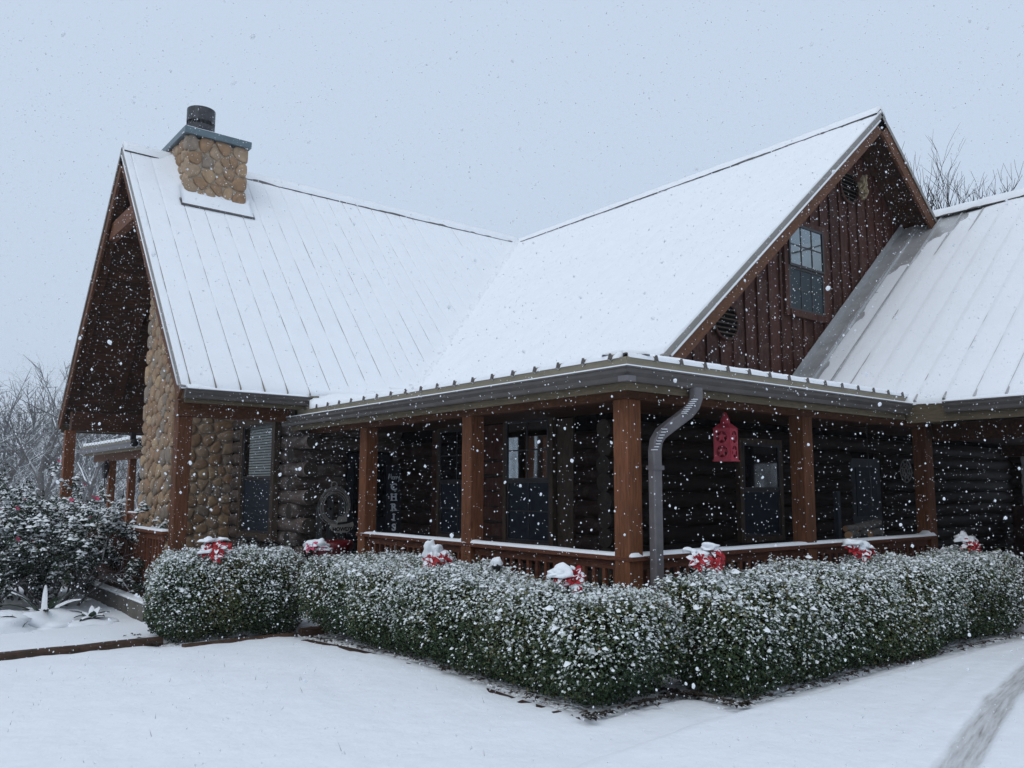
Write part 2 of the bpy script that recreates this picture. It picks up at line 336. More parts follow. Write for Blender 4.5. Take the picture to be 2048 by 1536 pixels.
# driveway: snow over gravel with a pair of tyre tracks
def track_y(x): return -2.66+0.29*x-0.018*x*x
def track_amt(x, y):
    a = 0
    for off in (0.0, -1.50):
        d = np.abs(y-track_y(x)-off + 0.02*n2(x, y, 3.0, 21)); a = np.maximum(a, 1-sstep(0.075, 0.125, d))
    return a
def foot(x, y):
    r = 0
    for k in range(7):
        fx = 0.2+k*0.42; fy = track_y(fx)-0.42-0.10*(k % 2); u = (x-fx)*0.96+(y-fy)*0.28; v_ = -(x-fx)*0.28+(y-fy)*0.96
        r = np.maximum(r, np.clip(1.2-(u/0.13)**2-(v_/0.05)**2, 0, 1))
    return r
def drive_z(x, y):
    e = sstep(0.0, 0.30, -1.02-y+0.05*n2(x, y, 0.8, 4)-0.12*sstep(-0.5, -2.5, x))*sstep(0, .5, y+6.4)*sstep(0, .5, x+8.9)
    tr = track_amt(x, y); rut = 0.8*n2(x*0.5, (y-track_y(x))*16, 2.0, 31)
    ridge = np.exp(-((y-track_y(x)-0.36)/0.05)**2)*0.006
    return base_z(x, y) - 0.03 + 0.085*e + 0.008*n2(x, y, 2.1, 18) + 0.003*n2(x, y, 9, 19) - tr*(0.024+0.006*rut) + ridge - 0.022*foot(x, y)
def track_material():
    m_ = M['lawnsnow'].copy(); m_.name = 'drive_snow'; n = m_.node_tree.nodes; l = m_.node_tree.links; pr = n['Principled BSDF']
    src = pr.inputs['Base Color'].links[0].from_socket; t = n.new('ShaderNodeAttribute'); t.attribute_name = 'track'
    ln_ = n.new('ShaderNodeAttribute'); ln_.attribute_name = 'lane'; gg = n.new('ShaderNodeNewGeometry'); sx_ = n.new('ShaderNodeSeparateXYZ'); l.new(gg.outputs['Position'], sx_.inputs[0]); cb_ = n.new('ShaderNodeCombineXYZ'); l.new(sx_.outputs['X'], cb_.inputs[0]); l.new(ln_.outputs['Fac'], cb_.inputs[1])
    a = node(n, 'ShaderNodeTexNoise', Scale=2.2, Detail=6.0, Roughness=0.6); l.new(cb_.outputs[0], a.inputs['Vector'])
    r = ramp(n, [(0.40, (0.60, 0.61, 0.62)), (0.58, (0.46, 0.46, 0.46)), (0.72, (0.26, 0.24, 0.22))]); l.new(a.outputs['Fac'], r.inputs[0])
    x_ = n.new('ShaderNodeMix'); x_.data_type = 'RGBA'; l.new(t.outputs['Fac'], x_.inputs['Factor']); l.new(src, x_.inputs['A']); l.new(r.outputs[0], x_.inputs['B']); l.new(x_.outputs['Result'], pr.inputs['Base Color']); return m_
M['drive'] = track_material()
dx = np.concatenate([np.arange(-9, -3, .25), np.arange(-3, 4.5, .045), np.arange(4.5, 16, .2)]); dy = np.concatenate([np.arange(-6.5, -4.6, .2), np.arange(-4.6, -0.95, .03)])
setp(grid_mesh('driveway', dx, dy, drive_z, M['drive'], attrs={'track': track_amt, 'lane': lambda x, y: (y-track_y(x))*14}), kind='structure')
# carport slab under the side roof
obj('carport_floor', MB().bb((6.5, -1.0, -2.8), (13.9, 2.0, -2.68)), M['concrete'], kind='structure')
# garden path, a little above the lawn
def path_z(x, y):
    return base_z(x, y)+0.045+0.006*n2(x, y, 2.0, 41)-0.12*(1-sstep(0, 0.12, y-5.02))-0.10*sstep(6.75, 7.05, y)
setp(grid_mesh('path', np.arange(-11, -0.1, .08), np.arange(4.98, 7.12, .04), path_z, M['snow']), kind='structure')
# planting beds with wet leaf litter and patches of snow
def bed_material():
    m_, n, l, pr = mat('bed_litter'); mp = coords(n, l, rnd=False)
    a = node(n, 'ShaderNodeTexNoise', Scale=11.0, Detail=6.0, Roughness=0.75); l.new(mp.outputs[0], a.inputs['Vector'])
    b = node(n, 'ShaderNodeTexVoronoi', Scale=26.0); l.new(mp.outputs[0], b.inputs['Vector'])
    r = ramp(n, [(0.0, (0.012, 0.009, 0.007)), (0.5, (0.035, 0.024, 0.016)), (1.0, (0.075, 0.05, 0.035))]); l.new(b.outputs['Color'], r.inputs[0])
    s_ = ramp(n, [(0.40, (0, 0, 0)), (0.50, (1, 1, 1))]); l.new(a.outputs['Fac'], s_.inputs[0])
    x_ = n.new('ShaderNodeMix'); x_.data_type = 'RGBA'; l.new(s_.outputs[0], x_.inputs['Factor']); l.new(r.outputs[0], x_.inputs['A']); x_.inputs['B'].default_value = (0.8, 0.82, 0.84, 1)
    l.new(x_.outputs['Result'], pr.inputs['Base Color']); pr.inputs['Roughness'].default_value = 0.8; bump(n, l, b.outputs['Distance'], 0.8, 0.03, pr); return m_
M['bed'] = bed_material()
for x0, x1, y0, y1, zt in HEDGES:
    def bz(x, y, q=(x0, x1, y0, y1)):
        d = np.maximum(np.maximum(q[0]-x, x-q[1]), np.maximum(q[2]-y, y-q[3]))+0.05*n2(x, y, 4, 51)+0.03*n2(x, y, 13, 52)
        return base_z(x, y)-0.018-0.16*sstep(-0.09, 0.05, d)+0.012*n2(x, y, 9, 53)
    setp(grid_mesh('planting_bed', np.arange(x0-.3, x1+.3, .04), np.arange(y0-.3, y1+.3, .04), bz, M['bed']), kind='structure')

# ---------------------------------------------------------------- the log house
FLOOR = -2.62
H = empty('log_house', (5.0, 9.0, -2.7), 'dark brown log house with snowy metal roofs, wrap-around porch and river-stone chimney', 'house')
ZA, YA1, YAR, ZR, SA = 0.3106, 6.70, 10.913, 5.1055, 1.1382
XB, YB, XB1, ZB1, SB = 7.676, 1.452, 2.156, 0.487, 0.8366
YA2 = 2*YAR-YA1; XA = -1.74; YBN = 2*YAR-YB
EW = 0.10; PZ = 0.10; PS = (ZB1-PZ)/(XB1-EW)
XC, ZC, XCE, SC = 9.63, 3.76, 5.19, 0.843
ZCE = ZC-SC*(XC-XCE)
RIB = 0.355
zA = lambda x, y: ZA+SA*(y-YA1)
zA2 = lambda x, y: ZA+SA*(YA2-y)
zB = lambda x, y: ZB1+SB*(x-XB1)
zPW = lambda x, y: PZ+PS*(x-EW)
zPS = lambda x, y: PZ+PS*(y-EW)
zCn = lambda x, y: ZCE+SC*(x-XCE)
def slab(mb, pts, zf, th=0.03):              # thin sheet over polygon pts (x, y), top on zf
    n = len(pts); t = [(x, y, zf(x, y)) for x, y in pts]; b = [(x, y, zf(x, y)-th) for x, y in pts]
    return mb.add(t+b, [tuple(range(n)), tuple(range(n, 2*n))[::-1]] + [(i, i+n, (i+1) % n+n, (i+1) % n) for i in range(n)])
def rib(mb, p0, p1, side, w=0.036, h=0.034):
    p0, p1, side = Vector(p0), Vector(p1), Vector(side); d = (p1-p0).normalized(); up = side.cross(d).normalized()
    if up.z < 0: up = -up
    return mb.prism([(-w/2, -.004), (w/2, -.004), (w*.22, h), (-w*.22, h)], p0, p1, side, up)
RA = 0.030
ribsA = np.arange(-1.63, 7.6, RIB); ribsB = np.arange(0.29, 21.9, RIB); ribsS = np.arange(0.48, 6.4, RIB); ribsC = np.arange(1.75, -7.2, -RIB)
roofs = {}
mb = slab(MB(), [(XA, YA1), (XB, YA1), (XB, YAR), (XA, YAR)], zA)
for x in ribsA: rib(mb, (x, YA1-.01, zA(x, YA1)), (x, YAR, ZR), (1, 0, 0), .020, RA)
roofs['A'] = obj('roof', mb, M['metal'], H, label='snowy steep roof slope of the chimney wing')
mb = slab(MB(), [(XA, YAR), (XB, YAR), (XB, YA2), (XA, YA2)], zA2)
roofs['A2'] = obj('roof', mb, M['metal'], H)
mb = slab(MB(), [(XB1, YB), (XB, YB), (XB, YBN), (XB1, YBN)], zB)
for y in ribsB:
    if YB < y < YBN: rib(mb, (XB1, y, ZB1), (XB, y, ZR), (0, 1, 0), .03, .022)
roofs['B'] = obj('roof', mb, M['metal'], H, label='broad snowy main roof slope above the front porch')
mb = slab(MB(), [(XB, YB), (XB, YBN), (13.2, YBN), (13.2, YB)], lambda x, y: ZR-SB*(x-XB))
roofs['B2'] = obj('roof', mb, M['metal'], H)
mb = slab(MB(), [(EW, EW), (XB1+.3, XB1+.3), (XB1+.3, 7.35), (EW, 7.35)], zPW)
for y in ribsB:
    if y < 7.3: rib(mb, (EW-.012, y, zPW(EW-.012, 0)), (min(XB1, max(y, EW+.1)), y, zPW(min(XB1, max(y, EW+.1)), 0)), (0, 1, 0))
roofs['PW'] = obj('porch_roof', mb, M['metal'], H)
mb = slab(MB(), [(EW+.002, EW-.001), (6.3, EW-.001), (6.3, 2.0), (2.0, 2.0)], zPS)
for x in ribsS: rib(mb, (x, EW-.012, zPS(0, EW-.012)), (x, min(2.0, max(x, EW+.1)), zPS(0, min(2.0, max(x, EW+.1)))), (1, 0, 0))
roofs['PS'] = obj('porch_roof', mb, M['metal'], H)
mb = slab(MB(), [(XCE, 2.0), (XCE, -7.0), (XC, -7.0), (XC, 2.0)], zCn)
for y in ribsC: rib(mb, (XCE-.01, y, ZCE), (XC, y, ZC), (0, 1, 0), 0.05, 0.030)
roofs['C'] = obj('carport_roof', mb, M['metalgrey'], H, label='thinly snowed carport roof slope with wet grey metal showing')
mb = slab(MB(), [(XC, 2.0), (XC, -7.0), (14.1, -7.0), (14.1, 2.0)], lambda x, y: ZC-SC*(x-XC))
roofs['C2'] = obj('carport_roof', mb, M['metal'], H)
mb = slab(MB(), [(EW, 14.4), (XB1+.3, 14.4), (XB1+.3, 21.7), (EW, 21.7)], zPW)
for y in ribsB:
    if 14.5 < y < 21.6: rib(mb, (EW-.012, y, zPW(EW-.012, 0)), (XB1, y, ZB1), (0, 1, 0))
roofs['PN'] = obj('porch_roof', mb, M['metal'], H)

re_ = MB()                                  # solid dark tips painting the shade inside open rib ends along the porch eaves
for y in ribsB:
    if y < 7.3: re_.prism([(-.026, -.004), (.026, -.004), (.008, .050), (-.008, .050)], (EW-.022, y, PZ-.004), (EW-.008, y, PZ-.002), (0, 1, 0), (0, 0, 1))
for x in ribsS:
    if x < 6.0: re_.prism([(-.026, -.004), (.026, -.004), (.008, .050), (-.008, .050)], (x, EW-.022, PZ-.004), (x, EW-.008, PZ-.002), (1, 0, 0), (0, 0, 1))
obj('rib_end_shade', re_, M['gutter'], H, kind='stuff')
# snow lying on the roofs
def rdist(a, ribs): return np.min(np.abs(a[..., None]-ribs), -1)
def smax(zs, k=0.10):
    z = np.stack(zs, -1); mxv = z.max(-1, keepdims=True); return (mxv[..., 0]+k*np.log(np.exp((z-mxv)/k).sum(-1)))-0
def rib_axis(ribs, lo, hi):
    a = [lo, hi]
    for r_ in ribs: a += [r_+o for o in (-.17, -.10, -.04, -.013, -.0055, 0, .0055, .013, .04, .10)]
    a = np.unique(np.round([q for q in a if lo <= q <= hi], 4)); return a
def groove(d, w): return np.exp(-(d/w)**2)
def snow_surface(x, y):
    """one height field for the chimney slope, main slope and front porch, drifted smooth in the valley"""
    a, b, p = zA(x, y), zB(x, y), zPW(x, y)
    bp = smax([b, p], 0.03)-0.008; z = smax([a, bp], 0.07)
    wa = sstep(0.05, 0.50, a-bp); wb = sstep(0.10, 0.6, bp-a)
    t = 0.052+0.006*n2(x, y, 1.1, 61)+0.005*n2(x, y, 9, 62)
    dA, dB = rdist(x, ribsA), rdist(y, ribsB)
    jag = 0.5+0.35*n2(x, y, 3.5, 63)+0.35*n2(x, y, 14, 65)
    t = t - wa*groove(dA, 0.0055)*(0.008+0.022*jag)
    eave = 1-sstep(0.03, 0.22, x-EW)
    t = t - wb*groove(dB, 0.022)*(0.0055+0.004*n2(x, y, 3, 64)) - wb*eave*groove(dB, 0.016)*0.05
    ea = 1-sstep(0.0, 0.10, y-YA1); t = t - 0.03*ea*wa
    t = t - 0.022*(1-sstep(0.0, 0.05, x-EW))*(1-wa)
    return z + np.maximum(t, -0.01)*1.3
ax_ = rib_axis(ribsA, XA-.010, 7.62); ay_ = np.concatenate([[YA1-.004], np.arange(YA1+.05, YAR-.06, .07), [YAR-.05]])
grid_mesh('snow_cover', ax_, ay_, snow_surface, M['snow'], roofs['A'], mask=lambda x, y: zA(x, y) > np.maximum(zB(x, y), zPW(x, y))-0.12, skirt=0.06)
bx_ = np.concatenate([[EW-.01, EW+.02, EW+.05], np.arange(EW+.1, XB-.06, .07), [XB-.04]]); by_ = np.unique(np.concatenate([rib_axis(ribsB, 0.12, 11.0), [YB, YB+.03]]))
grid_mesh('snow_cover', bx_, by_, snow_surface, M['snow'], roofs['B'], mask=lambda x, y: (np.maximum(zB(x, y), zPW(x, y)) > zA(x, y)-0.12) & np.where(x > XB1-.05, y > YB-.005, y >= x+.0) & (y < np.where(x < 2.2, 7.25+0.1*n2(x, y, 3, 2), 20)), skirt=lambda x, y: np.maximum(zB(x, y), zPW(x, y))-.004)
def snow_s(x, y):
    t = 0.058+0.012*n2(x, y, 1.3, 71)+0.006*n2(x, y, 8, 72); d = rdist(x, ribsS)
    t = t - groove(d, .016)*(0.010+0.05*(1-sstep(0.03, .2, y-EW))) - 0.022*(1-sstep(0, .05, y-EW)); return zPS(x, y)+np.maximum(t, -.01)
grid_mesh('snow_cover', rib_axis(ribsS, 0.14, 6.0), np.concatenate([[EW-.012, EW+.02, EW+.05], np.arange(EW+.1, 2.0, .09)]), snow_s, M['snow'], roofs['PS'], mask=lambda x, y: (x >= y+.0) & (zCn(x, y) < zPS(x, y)+.05), skirt=lambda x, y: zPS(x, y)-.004)
def snow_c(x, y):
    base = sstep(2.1, 0.9, y+0.25*n2(x, y, 1.2, 80)+.9*sstep(8.0, 9.4, x)); t = -0.006+0.068*base+0.006*n2(x, y, 2.0, 81)+0.003*n2(x, y, 9, 82)
    ph = np.mod((y-1.75)/RIB, 1.0); t = t - 0.012*np.exp(-((ph-0.0)/0.05)**2) - 0.012*np.exp(-((ph-1.0)/0.05)**2) - 0.012*np.mod(1-ph, 1)
    t = t - 0.03*(1-sstep(0, .08, x-XCE)); return zCn(x, y)+np.where(t > -.002, t, -0.02)
cyx = np.unique(np.concatenate([np.arange(1.98, -7, -.045), np.array(ribsC)]))
grid_mesh('snow_cover', np.concatenate([[XCE-.01, XCE+.03, XCE+.08], np.arange(XCE+.15, XC-.02, .09)]), cyx, snow_c, M['snow'], roofs['C'], skirt=0.05)
def snow_n(x, y):
    t = 0.06+0.01*n2(x, y, 1.3, 75); return zPW(x, y)+t-groove(rdist(y, ribsB), .03)*0.03
grid_mesh('snow_cover', np.arange(EW-.01, XB1, .15), rib_axis(ribsB, 14.5, 21.6), snow_n, M['snow'], roofs['PN'], skirt=0.07)
# ridge caps with their own roll of snow
def ridge_cap(p0, p1, hl, par):
    p0, p1 = Vector(p0), Vector(p1); d = (p1-p0).normalized(); sd_ = d.cross(Vector((0, 0, 1)))
    mb = MB()
    for s in (-1, 1): mb.prism([(0, .080), (s*.15, .080-.15*hl), (s*.15, .068-.15*hl), (0, .06)], p0, p1, sd_, (0, 0, 1))
    c = obj('ridge_cap', mb, M['gutter'], H)
    L = (p1-p0).length; n = max(4, int(L/.07)); vs = []; prof = [(-.140, -.01), (-.115, .045), (-.05, .072), (0, .080), (.05, .072), (.115, .045), (.140, -.01)]
    ts = np.linspace(0.0, 1.0, n+1); amp = 1+.16*n2(ts*L, ts*0, 1.6, 91)+.12*n2(ts*L, ts*0, 6, 92)
    mb = MB(); P = []
    for t, a in zip(ts, amp):
        for (q, h) in prof:
            P.append(p0+d*(L*t)+sd_*(q*float(a))+Vector((0, 0, .081-abs(q)*hl*0.97+h*float(a)*0.62)))
    k = len(prof); F = [(i*k+j, i*k+j+1, (i+1)*k+j+1, (i+1)*k+j) for i in range(n) for j in range(k-1)]; F += [tuple(range(k))[::-1], tuple(range(n*k, n*k+k))]
    mb.add(P, F); obj('snow_roll', mb, M['snow'], c, smooth=True)
ridge_cap((XA, YAR, ZR), (XB-.1, YAR, ZR), SA, 'A'); ridge_cap((XB, YB, ZR), (XB, YBN, ZR), SB, 'B'); ridge_cap((XC, -7, ZC), (XC, 1.9, ZC), SC, 'C')
# hip cap where the two porch roofs meet, lifted at its tip
hipc = obj('hip_cap', MB().add([(.16, .16, .150), (.42, .13, .112), (.13, .42, .112), (.16, .16, .135), (.42, .13, .100), (.13, .42, .100), (1.4, 1.4, .40), (1.55, 1.25, .38), (1.25, 1.55, .38)], [(0, 1, 7, 6), (0, 6, 8, 2), (3, 4, 1, 0), (5, 3, 0, 2)]), M['gutter'], H)
mb = MB(); P = []
for i in range(21):
    t = i/20; c = Vector((.22, .22, .165)).lerp(Vector((1.42, 1.42, .43)), t); w_ = .16+.05*float(n2(t*4, 0, 1.0, 33))
    for a, b in ((-1, -.055), (-.7, .012), (-.3, .034), (0, .04), (.3, .034), (.7, .012), (1, -.055)): P.append(c+Vector((a*w_, -a*w_, b*(1 if i else .4))))
obj('snow_roll', mb.add(P, [(i*7+j, i*7+j+1, (i+1)*7+j+1, (i+1)*7+j) for i in range(20) for j in range(6)]+[tuple(range(7))[::-1]]), M['snow'], hipc, smooth=True)
# rake trim, boards and snow ledges: (start at eave, end at ridge, outward normal)
def rake(p0, p1, outn, snow=True, bw=0.20):
    p0, p1, outn = Vector(p0), Vector(p1), Vector(outn); d = (p1-p0).normalized(); up = outn.cross(d)
    if up.z < 0: up = -up
    obj('rake_board', MB().prism([(-.045, -.05-bw), (.0, -.05-bw), (.0, -.045), (-.045, -.045)], p0, p1, outn, up), M['trim'], H)
    obj('rake_trim', MB().prism([(-.05, .012), (.018, .016), (.018, -.055), (.012, -.055), (.010, .008), (-.05, .0)], p0-d*.02, p1, outn, up), M['taupe'], H)
    if snow: obj('snow_ledge', MB().prism([(.001, -.058), (.026, -.060), (.030, -.078), (.018, -.088), (.001, -.09)], p0+d*.1, p1-d*.15, outn, up), M['snow'], H, smooth=True)
rake((XA, YA1, ZA), (XA, YAR, ZR), (-1, 0, 0)); rake((XA, YA2, ZA), (XA, YAR, ZR), (-1, 0, 0), snow=False)
rake((XB1, YB, ZB1), (XB, YB, ZR), (0, -1, 0)); rake((XB+2.0, YB, ZR-2.0*SB), (XB, YB, ZR), (0, -1, 0), snow=False)
# soffit boards under the chimney-wing overhang, one by one
def soffit(y0, z0, y1, z1, x0, x1):
    L = math.hypot(y1-y0, z1-z0); n = int(L/.19); dy, dz = (y1-y0)/L, (z1-z0)/L; nrm = Vector((0, dz, -dy)) if (dz*1 > 0 and dy > 0) else Vector((0, -dz, dy))
    if nrm.z > 0: nrm = -nrm
    for i in range(n):
        a = L*i/n+.004; b = L*(i+1)/n-.004
        p = Vector((x0, y0+dy*a, z0+dz*a)); q = Vector((x0, y0+dy*b, z0+dz*b)); jit = random.uniform(0, .004)
        o1, o2 = nrm*(.055+jit), nrm*(.033)
        mb = MB(); vs = [p+o1, q+o1, q+o2, p+o2]; vs += [v+Vector((x1-x0, 0, 0)) for v in vs]
        mb.add(vs, [(0, 1, 2, 3), (7, 6, 5, 4), (0, 4, 5, 1), (1, 5, 6, 2), (2, 6, 7, 3), (3, 7, 4, 0)]); obj('soffit_board', mb, M['soffit'], H)
soffit(YA2, ZA, YAR, ZR, XA+.05, 0.2); soffit(YA1, ZA, YAR, ZR, XA+.05, 0.2)
for s, x1 in ((1, XB1), (-1, XB+2.1)):       # soffit panels of the gable over the side porch
    mb = MB(); za = ZB1 if s > 0 else ZR-2.1*SB
    mb.add([(x1, YB+.04, za-.05), (XB, YB+.04, ZR-.05), (XB, 2.1, ZR-.05), (x1, 2.1, za-.05), (x1, YB+.04, za-.035), (XB, YB+.04, ZR-.035), (XB, 2.1, ZR-.035), (x1, 2.1, za-.035)],
           [(0, 1, 2, 3), (7, 6, 5, 4), (0, 4, 5, 1), (1, 5, 6, 2), (2, 6, 7, 3), (3, 7, 4, 0)]); obj('soffit_panel', mb, M['soffit'], H)
    for k in range(4):
        t = 0.12+0.24*k; x = XB+(x1-XB)*t; z = ZR-abs(x-XB)*SB
# collar tie and truss pieces in the open gable
hw = (ZR-3.85)/SA
obj('collar_tie', MB().bb((-1.66, YAR-hw+.12, 3.60), (-1.52, YAR+hw-.12, 3.90)), M['post'], H)
obj('ridge_beam', MB().bb((XA+.06, YAR-.08, ZR-.42), (.2, YAR+.08, ZR-.12)), M['soffit'], H)
for s in (-1, 1):                             # rafters under the overhang
    for xr in (-1.60, -0.72):
        mb = MB(); mb.beam((xr, YAR+s*.1, ZR-.25), (xr, YAR+s*(YAR-YA1-.5), ZR-.25-SA*(YAR-YA1-.6)), .10, .17, up=(1, 0, 0)); obj('rafter', mb, M['soffit'], H)

# ---- gutters, fascia, beams
GP = [(0, 0), (0, -.13), (.062, -.13), (.068, -.118), (.075, -.085), (.098, -.050), (.104, -.018), (.115, -.014), (.115, 0)]
def sweep(prof, path):                        # prof (a = distance from inner line, b = z); path gives a function a -> list of xy
    mb = MB(); n = len(prof); st = [path(a) for a, b in prof]; k = len(st[0])
    vs = [(st[j][i][0], st[j][i][1], prof[j][1]) for i in range(k) for j in range(n)]
    fs = [(i*n+j, i*n+(j+1) % n, (i+1)*n+(j+1) % n, (i+1)*n+j) for i in range(k-1) for j in range(n)] + [tuple(range(n))[::-1], tuple(range((k-1)*n, k*n))]
    return mb.add(vs, fs)
LW, LS = 7.46, 6.09
cornerpath = lambda base, e1=LW, e2=LS: (lambda a: [(base-a, e1), (base-a, base-a), (e2, base-a)])
g = obj('gutter', sweep(GP, cornerpath(.115)), M['gutter'], H)
obj('snow_line', sweep([(.03, .001), (.113, .001), (.110, .012), (.05, .016)], cornerpath(.115, LW-.02, LS-.02)), M['snow'], g)
obj('gutter_corner', MB().box((.035, .035, -.115), (.11, .11, .05)), M['pipe'], g)
obj('fascia', sweep([(0, -.20), (.02, -.20), (.02, -.003), (0, -.003)], cornerpath(.137, 7.3, 6.2)), M['fascia'], H)
obj('drip_edge', sweep([(0, -.01), (.014, -.01), (.016, .098), (0, .094)], cornerpath(.118, 7.3, 6.05)), M['metal'], H)
obj('porch_soffit', MB().bb((.12, 5.0, -.155), (2.0, 7.25, -.14)).bb((.12, .12, -.154), (2.0, 5.0, -.141)).bb((2.0, .12, -.156), (6.3, 2.0, -.139)), M['soffit'], H)
obj('beam', sweep([(0, -.235), (.13, -.235), (.13, -.155), (0, -.155)], lambda a: [(.53-a, 7.2), (.53-a, .53-a), (6.55, .53-a)]), M['trim'], H, bevel=.006)
# gutter of the chimney wing
mb = MB().prism([(a, b) for a, b in GP], (XA+.04, YA1+.03, ZA-.035), (0.13, YA1+.03, ZA-.035), (0, -1, 0), (0, 0, 1)); g2 = obj('gutter', mb, M['gutter'], H)
gxs = np.arange(XA+.06, 0.12, .03)
mb = MB(); P = []; F = []
for i, x in enumerate(gxs):
    hgt = .015+.05*max(0, float(n2(x, 0, 2.6, 95)))**1.0; e = ZA-.035
    P += [(x, YA1+.02, e+hgt+.03), (x, YA1-.03, e+hgt+.012), (x, YA1-.078, e+.010), (x, YA1-.078, e-.002), (x, YA1+.02, e-.002)]
F = [(i*5+j, i*5+(j+1) % 5, (i+1)*5+(j+1) % 5, (i+1)*5+j) for i in range(len(gxs)-1) for j in range(5)]+[(4, 3, 2, 1, 0), tuple((len(gxs)-1)*5+j for j in range(5))]
obj('snow_line', mb.add(P, F), M['snow'], g2, smooth=True)
obj('fascia', MB().bb((XA+.06, YA1+.03, ZA-.22), (2.3, YA1+.06, ZA-.04)), M['fascia'], H)
obj('fascia', MB().bb((XA+.06, YA2-.06, ZA-.22), (2.3, YA2-.03, ZA-.04)), M['fascia'], H)
obj('beam', MB().bb((-1.62, 7.22, -.06), (.3, 7.40, .16)), M['trim'], H)
obj('beam', MB().bb((-1.62, 14.34, .10), (.3, 14.54, .50)), M['soffit'], H)
obj('corner_board', MB().bb((0.06, 7.02, -.13), (0.20, 7.20, .22)), M['winwood'], H)
# carport gutter and fascia
mb = MB().prism([(a, b) for a, b in GP], (XCE, -.40, ZCE-.03), (XCE, -7.0, ZCE-.03), (-1, 0, 0), (0, 0, 1)); g3 = obj('gutter', mb, M['gutter'], H)
obj('snow_line', MB().prism([(.0, .0), (.113, .001), (.110, .014), (.05, .03), (0, .05)], (XCE, -.42, ZCE-.03), (XCE, -6.98, ZCE-.03), (-1, 0, 0), (0, 0, 1)), M['snow'], g3)
obj('fascia', MB().bb((XCE+.002, -7.0, ZCE-.26), (XCE+.03, .1, ZCE-.035)), M['fascia'], H)
obj('beam', MB().bb((6.30, -6.9, -.42), (6.50, .3, -.18)), M['soffit'], H)
obj('beam', MB().bb((12.9, -6.9, -.42), (13.1, 2.0, -.18)), M['soffit'], H)
obj('carport_ceiling', MB().bb((XCE+.04, -6.95, -.16), (13.9, .10, -.13)).bb((6.32, .11, -.165), (13.9, 2.0, -.135)), M['soffit'], H)
obj('flashing', MB().prism([(0, 0), (0, .16), (-.02, .17), (-.02, .02), (-.28, .05), (-.28, .03)], (XCE+.5, 2.03, zCn(XCE+.5, 0)+.02), (XC-.1, 2.03, zCn(XC-.1, 0)+.02), (0, 1, 0), (0, 0, 1)), M['metalgrey'], H)
# north porch, seen past the chimney wing
obj('gutter', MB().prism([(a, b) for a, b in GP], (.115, 14.5, 0), (.115, 21.8, 0), (-1, 0, 0), (0, 0, 1)), M['pipe'], H)
obj('drip_edge', MB().bb((.10, 14.5, -.01), (.116, 21.8, .096)), M['metal'], H)
obj('fascia', MB().bb((.117, 14.5, -.20), (.137, 21.8, -.003)), M['fascia'], H)
obj('beam', MB().bb((.40, 14.5, -.36), (.53, 21.6, -.155)), M['trim'], H)

# ---- posts
def post(x, y, z0, z1, w=.19, label=None):
    obj('post', MB().bb((x-w/2, y-w/2, z0), (x+w/2, y+w/2, z1)), M['post'], H, bevel=.008, label=label)
for (x, y) in ((.49, 5.46), (.49, 2.96), (.49, .475), (3.40, .475), (6.37, .475)): post(x, y, FLOOR, -.236)
post(-1.50, 7.34, FLOOR, -.061, .20); post(-1.62, 14.44, FLOOR, .099, .20)
for y in (15.45, 17.7, 19.7): post(.47, y, FLOOR-.3, -.361, .17)
for (x, y) in ((6.4, -6.6), (13.0, -6.6), (13.0, -2.2)): post(x, y, -2.75, -.421)
# ---- railings: cap, sub-rail, balusters one by one, snow on the cap
BAL = {}
def railing(p0, p1, zc, bal=True, snowposts=(), wcap=.15, label=None, bz=FLOOR+.12):
    """p0, p1: the cap's outer corners on its centre line (x, y)"""
    p0, p1 = Vector((*p0, 0)), Vector((*p1, 0)); d = (p1-p0).normalized(); L = (p1-p0).length; s = Vector((d.y, -d.x, 0)); mid = (p0+p1)/2
    cap = MB().beam(p0+Vector((0, 0, zc-.02)), p1+Vector((0, 0, zc-.02)), wcap, .045)
    R = obj('railing', cap, M['rail'], H, bevel=.006, label=label)
    obj('rail', MB().beam(p0+d*.05+Vector((0, 0, zc-.085)), p1-d*.05+Vector((0, 0, zc-.085)), .04, .085), M['rail'], R)
    obj('rail', MB().beam(p0+d*.05+Vector((0, 0, bz)), p1-d*.05+Vector((0, 0, bz)), .04, .085), M['rail'], R)
    h = zc-.128-(bz+.0425)
    if bal:
        key = round(h, 3)
        if key not in BAL:
            BAL[key] = mesh_of(MB().bb((-.02, -.02, 0), (.02, .02, h)), 'baluster'); BAL[key].materials.append(M['rail'])
        n = int(L/.142)
        for i in range(1, n):
            p = p0+d*(L*i/n); inst('baluster', BAL[key], R, (p.x, p.y, bz+.0425), (0, 0, random.uniform(-.03, .03)))
    k = int(L/.05); P = []; prof = [(-.5, 0), (-.47, .55), (-.3, .95), (0, 1), (.3, .95), (.47, .55), (.5, 0)]
    for i in range(k+1):
        t = L*i/k; c = p0+d*t; hh = .028+.006*float(n2(t, L, 2.0, 97)); ww = wcap*(.93+.05*float(n2(t, L, 5, 98)))
        e = min(1, max(t, .0)/.03, (L-t)/.03+.0)
        for q in snowposts: hh += .05*math.exp(-((t-q)/.10)**2)
        for a, b in prof: P.append(c+s*(a*ww)+Vector((0, 0, zc+.0025+b*hh*max(.15, e))))
    m7 = len(prof); F = [(i*m7+j, i*m7+j+1, (i+1)*m7+j+1, (i+1)*m7+j) for i in range(k) for j in range(m7-1)]+[tuple(range(m7))[::-1], tuple(range(k*m7, k*m7+m7))]
    obj('snow_strip', MB().add(P, F), M['snow'], R, smooth=True)
ZR_ = -1.70
railing((.475, 5.60), (.475, .345), ZR_, snowposts=(2.60, 5.12), wcap=.17)
railing((.56, .45), (6.42, .45), ZR_, snowposts=(5.75,), wcap=.17)
railing((-1.62, 7.45), (-1.62, 14.3), ZR_, wcap=.14)
